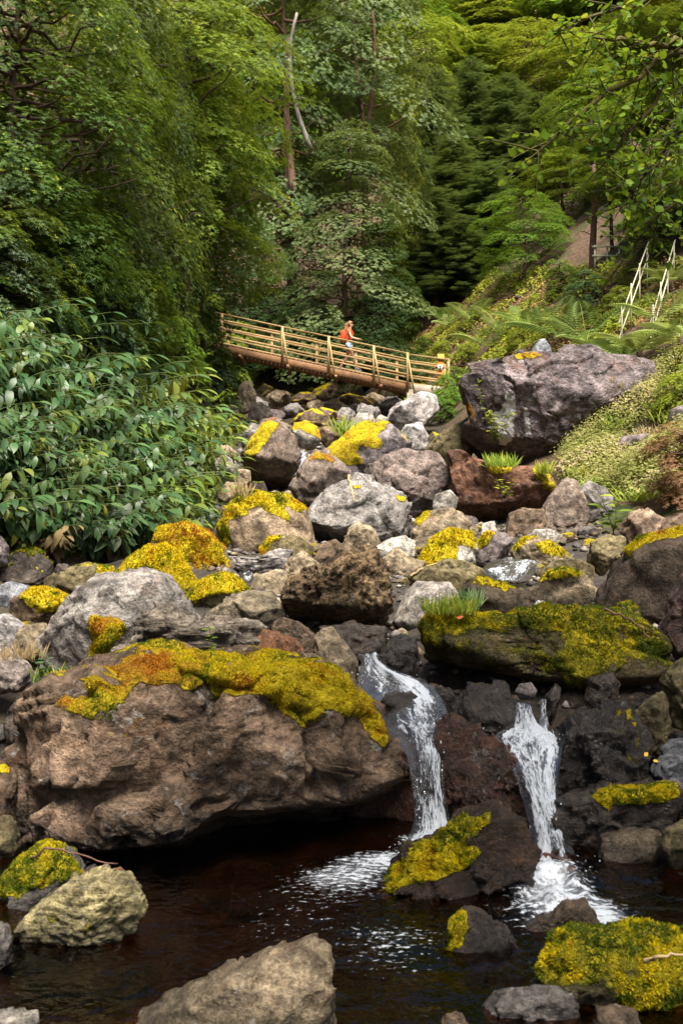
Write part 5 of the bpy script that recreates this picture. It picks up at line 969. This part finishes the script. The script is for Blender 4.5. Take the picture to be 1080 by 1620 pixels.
# ------------------------------------------------------------------ overhanging branch at the right
def overhang():
    t = thing('overhanging_tree', 'mossy branches with round green leaves reaching in above the right bank', 'tree', (3.2, 6.6, 1.0)); o0 = np.array([3.2,6.6,1.0]); r = np.random.default_rng(77); n_b = 0
    mains = [[(1190,90,6.6),(1080,67,6.5),(1030,66,6.4),(985,64,6.3),(935,60,6.2)],[(1190,100,6.6),(1080,75,6.5),(1035,98,6.5),(1000,125,6.4),(945,160,6.3),(890,195,6.2),(850,240,6.1)],[(1190,110,6.6),(1078,80,6.5),(1050,130,6.6),(1015,185,6.6),(980,225,6.5),(955,262,6.5)],[(1190,160,6.9),(1090,190,6.9),(1040,250,6.8),(1000,320,6.7)],[(1180,-30,6.8),(1060,-10,6.7),(960,20,6.6),(880,50,6.5)],[(1190,240,7.2),(1100,260,7.1),(1050,330,7.0),(1010,380,7.0)],[(1190,20,7.4),(1100,110,7.3),(1060,210,7.2),(1040,300,7.1)]]
    m = MB(); m.tube(np.array([(.75,.2,-1.2),(.8,.15,.6),(.6,.1,2.2),(.5,.05,4.2)]), [.16,.14,.12,.09], 10); m.build('trunk', M['bark_moss'], t, True)
    P0, Y0, Z0 = [], [], []
    for k, pl in enumerate(mains):
        q = np.array([P(*p) for p in pl])-o0; tt = np.linspace(0, len(q)-1, 14); q = np.stack([np.interp(tt, np.arange(len(q)), q[:,c]) for c in range(3)],1); q[1:] += r.normal(size=(13,3))*.012; m = MB(); m.tube(q, np.linspace(.030 if k < 3 else .02, .006, 14), 7)
        for j in range(3, 14):
            for _ in range(2 if k in (0,4) else 3):
                L = r.uniform(.18,.5); d = np.array([r.uniform(-1,.35), r.uniform(-.8,.5), r.uniform(-.85,.35)]); d /= np.linalg.norm(d); u = np.linspace(0,1,5); w = q[j]+d*(u*L)[:,None]+np.array([0,0,-1.])*(.12*u*u*L)[:,None]; m.tube(w, np.linspace(.005,.002,5), 4, False)
                for v in np.linspace(.15,1,int(5+L*9)):
                    P0.append(q[j]+d*v*L+np.array([0,0,-.12*v*v*L])+r.normal(size=3)*.01); Y0.append(d+r.normal(size=3)*.8); Z0.append(np.array([0,-.15,1.])+r.normal(size=3)*.45)
        m.build('branch', M['bark_moss'], t, True)
    n = len(P0); V, T, ix = scatter(t_leaf(.68,.03,.12,4), np.array(P0), np.array(Y0), np.array(Z0), r.uniform(.035,.075,n))
    link('foliage', make_mesh('foliage', V, T, M['leaf_beech'], {'lv':r.random(n)[ix]}, True), t)
overhang()
# ------------------------------------------------------------------ bridge
def zd(x): return 7.70-(x+4.28)*.2119
def build_bridge():
    t = thing('footbridge', 'wooden footbridge with railings sloping down over the stream', 'bridge', (-.9, 36.65, zd(-.9))); o = np.array([-.9,36.65,zd(-.9)]); r = np.random.default_rng(5)
    def pt(x, y, dz): return np.array([x, y, zd(x)+dz])-o
    for y in (36.0, 37.3):
        m = MB(); m.bar(pt(-4.6,y,-.13), pt(2.45,y,-.13), .09, .23); m.build('beam', M['beam'], t)
    m = MB()
    for k in range(48):
        x = -4.55+k*.147; m.bar(pt(x,36.06,.03+.004*r.normal()), pt(x,37.24,.03), .135, .035)
    m.build('deck', M['plank'], t)
    for x in (-3.6,-1.9,-.2,1.4): m = MB(); m.bar(pt(x,35.6,-.33), pt(x,37.6,-.33), .1, .11); m.build('crossbeam', M['beam'], t)
    npx = [-4.26,-2.105,-.453,1.155,2.36]; fpx = [-4.2,-2.58,-.915,.54,2.06]
    for x in npx:
        m = MB(); m.bar(pt(x,35.92,-.3), pt(x,35.92,1.10), .085, .08, (0,1,0)); m.build('post', M['wood'], t)
        if x > -4 : m = MB(); m.bar(pt(x+.20,35.66,-.22), pt(x+.03,35.90,.85), .055, .08, (0,1,0)); m.build('brace', M['wood'], t)
    for x in fpx: m = MB(); m.bar(pt(x,37.38,-.3), pt(x,37.38,1.05), .10, .09, (0,1,0)); m.build('post', M['wood'], t)
    for y in (35.99, 37.31):
        for dz, w, h in ((1.09,.12,.045),(.80,.04,.065),(.53,.04,.06),(.24,.04,.055)):
            m = MB(); m.bar(pt(-4.5,y,dz), pt(-1.0,y,dz+.012*r.normal()), w, h); m.bar(pt(-1.0,y,dz), pt(2.42,y,dz+.012*r.normal()), w*.98, h*.98); m.build('rail', M['wood'], t)
    # level landing at the right end
    zl = zd(2.42)
    def p2(x, y, z): return np.array([x, y, z])-o
    m = MB(); m.bar(p2(2.46,36.65,zl-.17), p2(3.85,36.65,zl-.30), 1.5, .34); m.bar(p2(2.50,36.65,zl-.5), p2(3.0,36.65,zl-.75), 1.4, .45); m.bar(p2(2.45,36.0,zl-.2), p2(2.45,36.0,zl-1.0), .22, .22, (0,1,0)); m.build('abutment', M['concrete'], t)
    for y in (35.95, 37.35):
        for dz, w, h in ((1.05,.11,.045),(.76,.035,.06),(.5,.035,.055),(.22,.035,.05)):
            m = MB(); m.bar(p2(2.44,y,zl+dz), p2(3.84,y,zl-.19+dz), w, h); m.build('rail', M['wood'], t)
        m = MB(); m.bar(p2(3.82,y,zl-.4), p2(3.82,y,zl+.9), .09, .09, (0,1,0)); m.build('post', M['wood'], t)
build_bridge()
zl = zd(2.42); t = thing('marker_post', 'orange board post with a small white notice at the right end of the bridge', 'sign post', (3.55, 35.98, zl-.35)); m = MB(); m.bar((0,0,0), (0,0,1.42), .24, .05, (0,1,0)); m.build('board', M['orange'], t)
m = MB(); m.bar((-.03,-.045,.83), (-.03,-.045,1.03), .15, .02, (0,1,0)); pl = m.build('notice', M['white'], t); m = MB(); m.bar((-.03,-.06,.97), (-.03,-.06,1.0), .09, .008, (0,1,0)); m.bar((-.03,-.06,.88), (-.03,-.06,.94), .05, .008, (0,1,0)); m.build('print', M['ink'], pl)
# stair with handrails on the right bank
def stair():
    a = hit(1003,562); b = hit(1046,440); t = thing('path_railing', 'two pale wooden handrails beside the steep path up the right bank', 'railing', a)
    d = b-a; s = np.array([1.,-.25,0]); s /= np.linalg.norm(s); n = 12
    for sd in (-.36, .36):
        for dz in (1.0, .62):
            m = MB(); m.bar(s*sd+np.array([0,0,dz-.25]), d+s*sd+np.array([0,0,dz]), .028, .034); m.build('handrail', M['white_wood'], t)
        for k in range(4):
            c = d*(k+.3)/3.5+s*sd; m = MB(); m.bar(c+np.array([0,0,-.3]), c+np.array([0,0,1.0]), .032, .032, (0,1,0)); m.build('post', M['white_wood'], t)
stair()
c = hit(960,421); t = thing('low_fence', 'little pale wooden fence at the top of the right bank', 'fence', c); w = 48*c[1]/F
for dz in (.32,.62): m = MB(); m.bar((-w/2,0,dz), (w/2,0,dz), .04, .05); m.build('rail', M['white_wood'], t)
for x in (-.4,0,.4): m = MB(); m.bar((x*w,.05,-.2), (x*w,.05,.68), .05, .05, (0,1,0)); m.build('post', M['white_wood'], t)
# ------------------------------------------------------------------ the walker
def skin(name, nodes, edges, mat, parent, levels=2, loc=None):
    me = bpy.data.meshes.new(name); me.from_pydata([n[:3] for n in nodes], edges, []); ob = bpy.data.objects.new(name, me); COL.objects.link(ob)
    sk = ob.modifiers.new('skin', 'SKIN'); sk.use_smooth_shade = True
    for i, n in enumerate(nodes): me.skin_vertices[0].data[i].radius = (n[3], n[4] if len(n) > 4 else n[3])
    me.skin_vertices[0].data[0].use_root = True
    sb = ob.modifiers.new('sub', 'SUBSURF'); sb.levels = sb.render_levels = levels
    dg = bpy.context.evaluated_depsgraph_get(); new = bpy.data.meshes.new_from_object(ob.evaluated_get(dg)); new.name = name
    ob.modifiers.clear(); ob.data = new; new.materials.clear(); new.materials.append(M[mat]); ob.parent = parent
    for p in new.polygons: p.use_smooth = True
    return ob
def blob(name, c, rad, mat, parent, sub=3, noise=.0, cut=None):
    S, T = ico(sub); V = S*np.array(rad)
    if noise: V = V*(1+noise*fbm(S*3, 3, 4))[:,None]
    if cut is not None: V = cut(V)
    return link(name, make_mesh(name, V+np.array(c), T, M[mat]), parent)
def walker():
    X, Y = .24, 36.35; z = zd(X)+.05; t = thing('person', 'woman with long hair in a coral top and denim shorts walking down the bridge', 'person', (X,Y,z), 0, None, 1.06)
    N = [(0,0,.93,.125,.10),(0.01,0,1.08,.10,.085),(.03,0,1.24,.125,.09),(.04,0,1.36,.09,.07),(.05,0,1.43,.05,.05),(.065,0,1.50,.062,.06),(.08,0,1.58,.085,.075),(.075,0,1.65,.06,.055)]
    E = [(i,i+1) for i in range(7)]
    def chain(root, pts):
        a = root
        for p in pts: N.append(p); E.append((a, len(N)-1)); a = len(N)-1
        return a
    for sd, kn, an, to in ((-1,(.17,-.095,.50),(.27,-.10,.10),(.40,-.10,.035)),(1,(-.02,.095,.50),(-.27,.10,.16),(-.18,.10,.04))):
        chain(0, [(.01,sd*.085,.84,.085),(*[(a+b)/2 for a, b in zip((.01,sd*.085,.84), kn)],.075),(*kn,.053),(*[(a*.65+b*.35) for a, b in zip(kn, an)],.054),(*an,.034),(*[(a+b)/2 for a,b in zip(an,to)],.035),(*to,.026)])
    for sd, el, wr, hd in ((-1,(.11,-.215,1.12,.034),(.32,-.24,1.06,.024),(.37,-.25,1.055,.026)),(1,(-.05,.21,1.10,.034),(.10,.20,.93,.024),(.13,.20,.89,.026))):
        e = chain(3, [(.03,sd*.15,1.35,.055),(.05,sd*.185,1.27,.045),el,(*[(a+b)/2 for a,b in zip(el[:3],wr[:3])],.034),wr,hd]); d = np.array(hd[:3])-np.array(wr[:3]); d /= np.linalg.norm(d)
        for k, (off, L) in enumerate(((-.026,.07),(-.009,.085),(.009,.08),(.026,.065))):
            b = np.array(hd[:3])+np.array([0,off,0])+d*.025; chain(e, [(*b,.009),(*(b+d*L*.5+np.array([0,0,-.004])),.008),(*(b+d*L*.8+np.array([0,0,-.02*(k+2)/3])),.006)])
        b = np.array(hd[:3])+np.array([0,-sd*.03,-.005]); chain(e, [(*b,.010),(*(b+d*.03+np.array([0,-sd*.015,-.01])),.008)])
    skin('body', N, E, 'skin', t)
    # face
    blob('nose', (.165,0,1.575), (.016,.012,.018), 'skin', t, 2); blob('mouth', (.150,0,1.535), (.008,.022,.006), 'coral', t, 2)
    for s in (-1,1): blob('eye', (.150,s*.030,1.602), (.008,.012,.008), 'ink', t, 2); blob('ear', (.07,s*.084,1.58), (.022,.010,.03), 'skin', t, 2)
    hair = lambda V: np.where((V[:,0:1] > .03) & (V[:,2:3] < .035), V*np.array([.45,.98,1.0]), V)
    h = blob('hair', (.065,0,1.61), (.102,.098,.105), 'hair', t, 4, .05, hair)
    skin('hair', [(.0,0,1.66,.06,.07),(-.045,0,1.56,.055,.085),(-.06,0,1.45,.045,.10),(-.05,-.03,1.34,.035,.085),(-.03,-.06,1.25,.018,.05)], [(0,1),(1,2),(2,3),(3,4)], 'hair', t)
    skin('top', [(0.005,0,1.0,.125,.105),(.02,0,1.10,.115,.098),(.03,0,1.24,.138,.102),(.04,0,1.36,.10,.085),(.03,-.15,1.36,.064),(.05,-.19,1.26,.056),(.03,.15,1.36,.064),(.05,.19,1.26,.056)], [(0,1),(1,2),(2,3),(3,4),(4,5),(3,6),(6,7)], 'coral', t)
    skin('shorts', [(0,0,1.0,.125,.112),(0,0,.90,.137,.115),(.02,-.09,.82,.098),(.075,-.095,.72,.092),(.0,.09,.82,.098),(-.01,.095,.72,.092)], [(0,1),(1,2),(2,3),(1,4),(4,5)], 'denim', t)
    for (x, y, zz, an) in ((.30,-.10,.045,0),(-.25,.10,.075,.5)):
        s = skin('shoe', [(-.06,0,.03,.045,.042),(.04,0,.015,.046,.038),(.13,0,.0,.04,.026)], [(0,1),(1,2)], 'shoe', t); s.location = (x,y,zz); s.rotation_euler = (0,an,0)
        b = blob('sole', (.035,0,-.035), (.14,.045,.014), 'sole', s, 3)
    b = thing('backpack', 'small red backpack on the back of the walking woman', 'backpack', (X,Y,z), 0, None, 1.06); 
    bag = lambda V: np.sign(V)*np.abs(V/np.array([.10,.15,.20]))**.6*np.array([.10,.15,.20])
    blob('bag', (-.17,0,1.20), (.10,.15,.20), 'red_cloth', b, 4, .02, bag); blob('pocket', (-.265,0,1.12), (.045,.11,.09), 'red_cloth', b, 3, .02)
    for s in (-1,1): m = MB(); m.tube([(-.10,s*.09,1.36),(-.02,s*.10,1.45),(.09,s*.10,1.42),(.175,s*.105,1.28),(.12,s*.125,1.13),(-.09,s*.12,1.05)], .016, 8); m.build('strap', M['red_cloth'], b, True)
walker()
# ------------------------------------------------------------------ unseen trees added round the viewpoint to shade the pool and block sky
for i, (x, y, s, lb) in enumerate([(3.4,2.0,1.35,'broadleaf tree on the near right shore whose crown shades the falls'),(1.5,-11,2.2,'broadleaf tree standing on the near shore behind the pool'),(-6.5,4.0,1.5,'broadleaf tree on the left bank beside the pool'),(-5,-8,2.0,'tall broadleaf tree at the back of the near shore')]):
    m = MB(); r = np.random.default_rng(i); g = float(ground_h(x, y)[0]); t = thing('tree', lb, 'tree', (x, y, g)); m.tube([(0,0,-.3),(.1,0,2.4*s),(.05,.1,4.6*s)], [.18,.15,.08], 9); m.build('trunk', M['bark_moss'], t, True)
    tm, cm, H, R = KINDS['sparse'][0] if i == 0 else KINDS['broad'][i % 2]; o = link('crown', cm, t, (-.9 if i == 0 else 0,.3 if i == 0 else 0,3.4*s)); o.scale = (.95*s,.95*s,.55*s); o.material_slots[0].link = 'OBJECT'; o.material_slots[0].material = M['leaf_dark']
# ------------------------------------------------------------------ light, sky and camera
w = bpy.data.worlds.new('World'); SC.world = w; w.use_nodes = True; wt = w.node_tree
bg = wt.nodes['Background']; sky = wt.nodes.new('ShaderNodeTexSky'); sky.sky_type = 'NISHITA'; sky.sun_disc = False
SUN_EL, SUN_AZ = math.radians(65), math.radians(160)      # azimuth from +Y towards +X
sky.sun_elevation = SUN_EL; sky.sun_rotation = SUN_AZ; sky.air_density = 1.0; sky.dust_density = 3.0; sky.ozone_density = .6
wt.links.new(sky.outputs[0], bg.inputs[0]); bg.inputs[1].default_value = .065
sl = bpy.data.lights.new('sun', 'SUN'); sl.energy = 5.0; sl.angle = math.radians(28); sl.color = (1.0, .93, .82)
so = bpy.data.objects.new('sun', sl); COL.objects.link(so)
so.rotation_euler = Vector((math.sin(SUN_AZ)*math.cos(SUN_EL), math.cos(SUN_AZ)*math.cos(SUN_EL), math.sin(SUN_EL))).to_track_quat('Z', 'Y').to_euler()
cd = bpy.data.cameras.new('camera'); co = bpy.data.objects.new('camera', cd); COL.objects.link(co); SC.camera = co
co.location = (0,0,CZ); co.rotation_euler = (math.pi/2,0,0); cd.sensor_fit = 'VERTICAL'; cd.sensor_height = 36; cd.sensor_width = 24; cd.lens = 36*F/1620
cd.clip_end = 600; cd.clip_start = .05; cd.dof.use_dof = True; cd.dof.focus_distance = 13; cd.dof.aperture_fstop = 8.0
SC.view_settings.view_transform = 'Standard'; SC.view_settings.look = 'None'; SC.view_settings.gamma = 1; SC.view_settings.exposure = 1.3
SC.render.engine = 'CYCLES'; SC.cycles.use_denoising = True; SC.cycles.max_bounces = 7; SC.cycles.diffuse_bounces = 3; SC.cycles.transparent_max_bounces = 12
SC.cycles.caustics_reflective = False; SC.cycles.caustics_refractive = False; SC.cycles.sample_clamp_indirect = 6
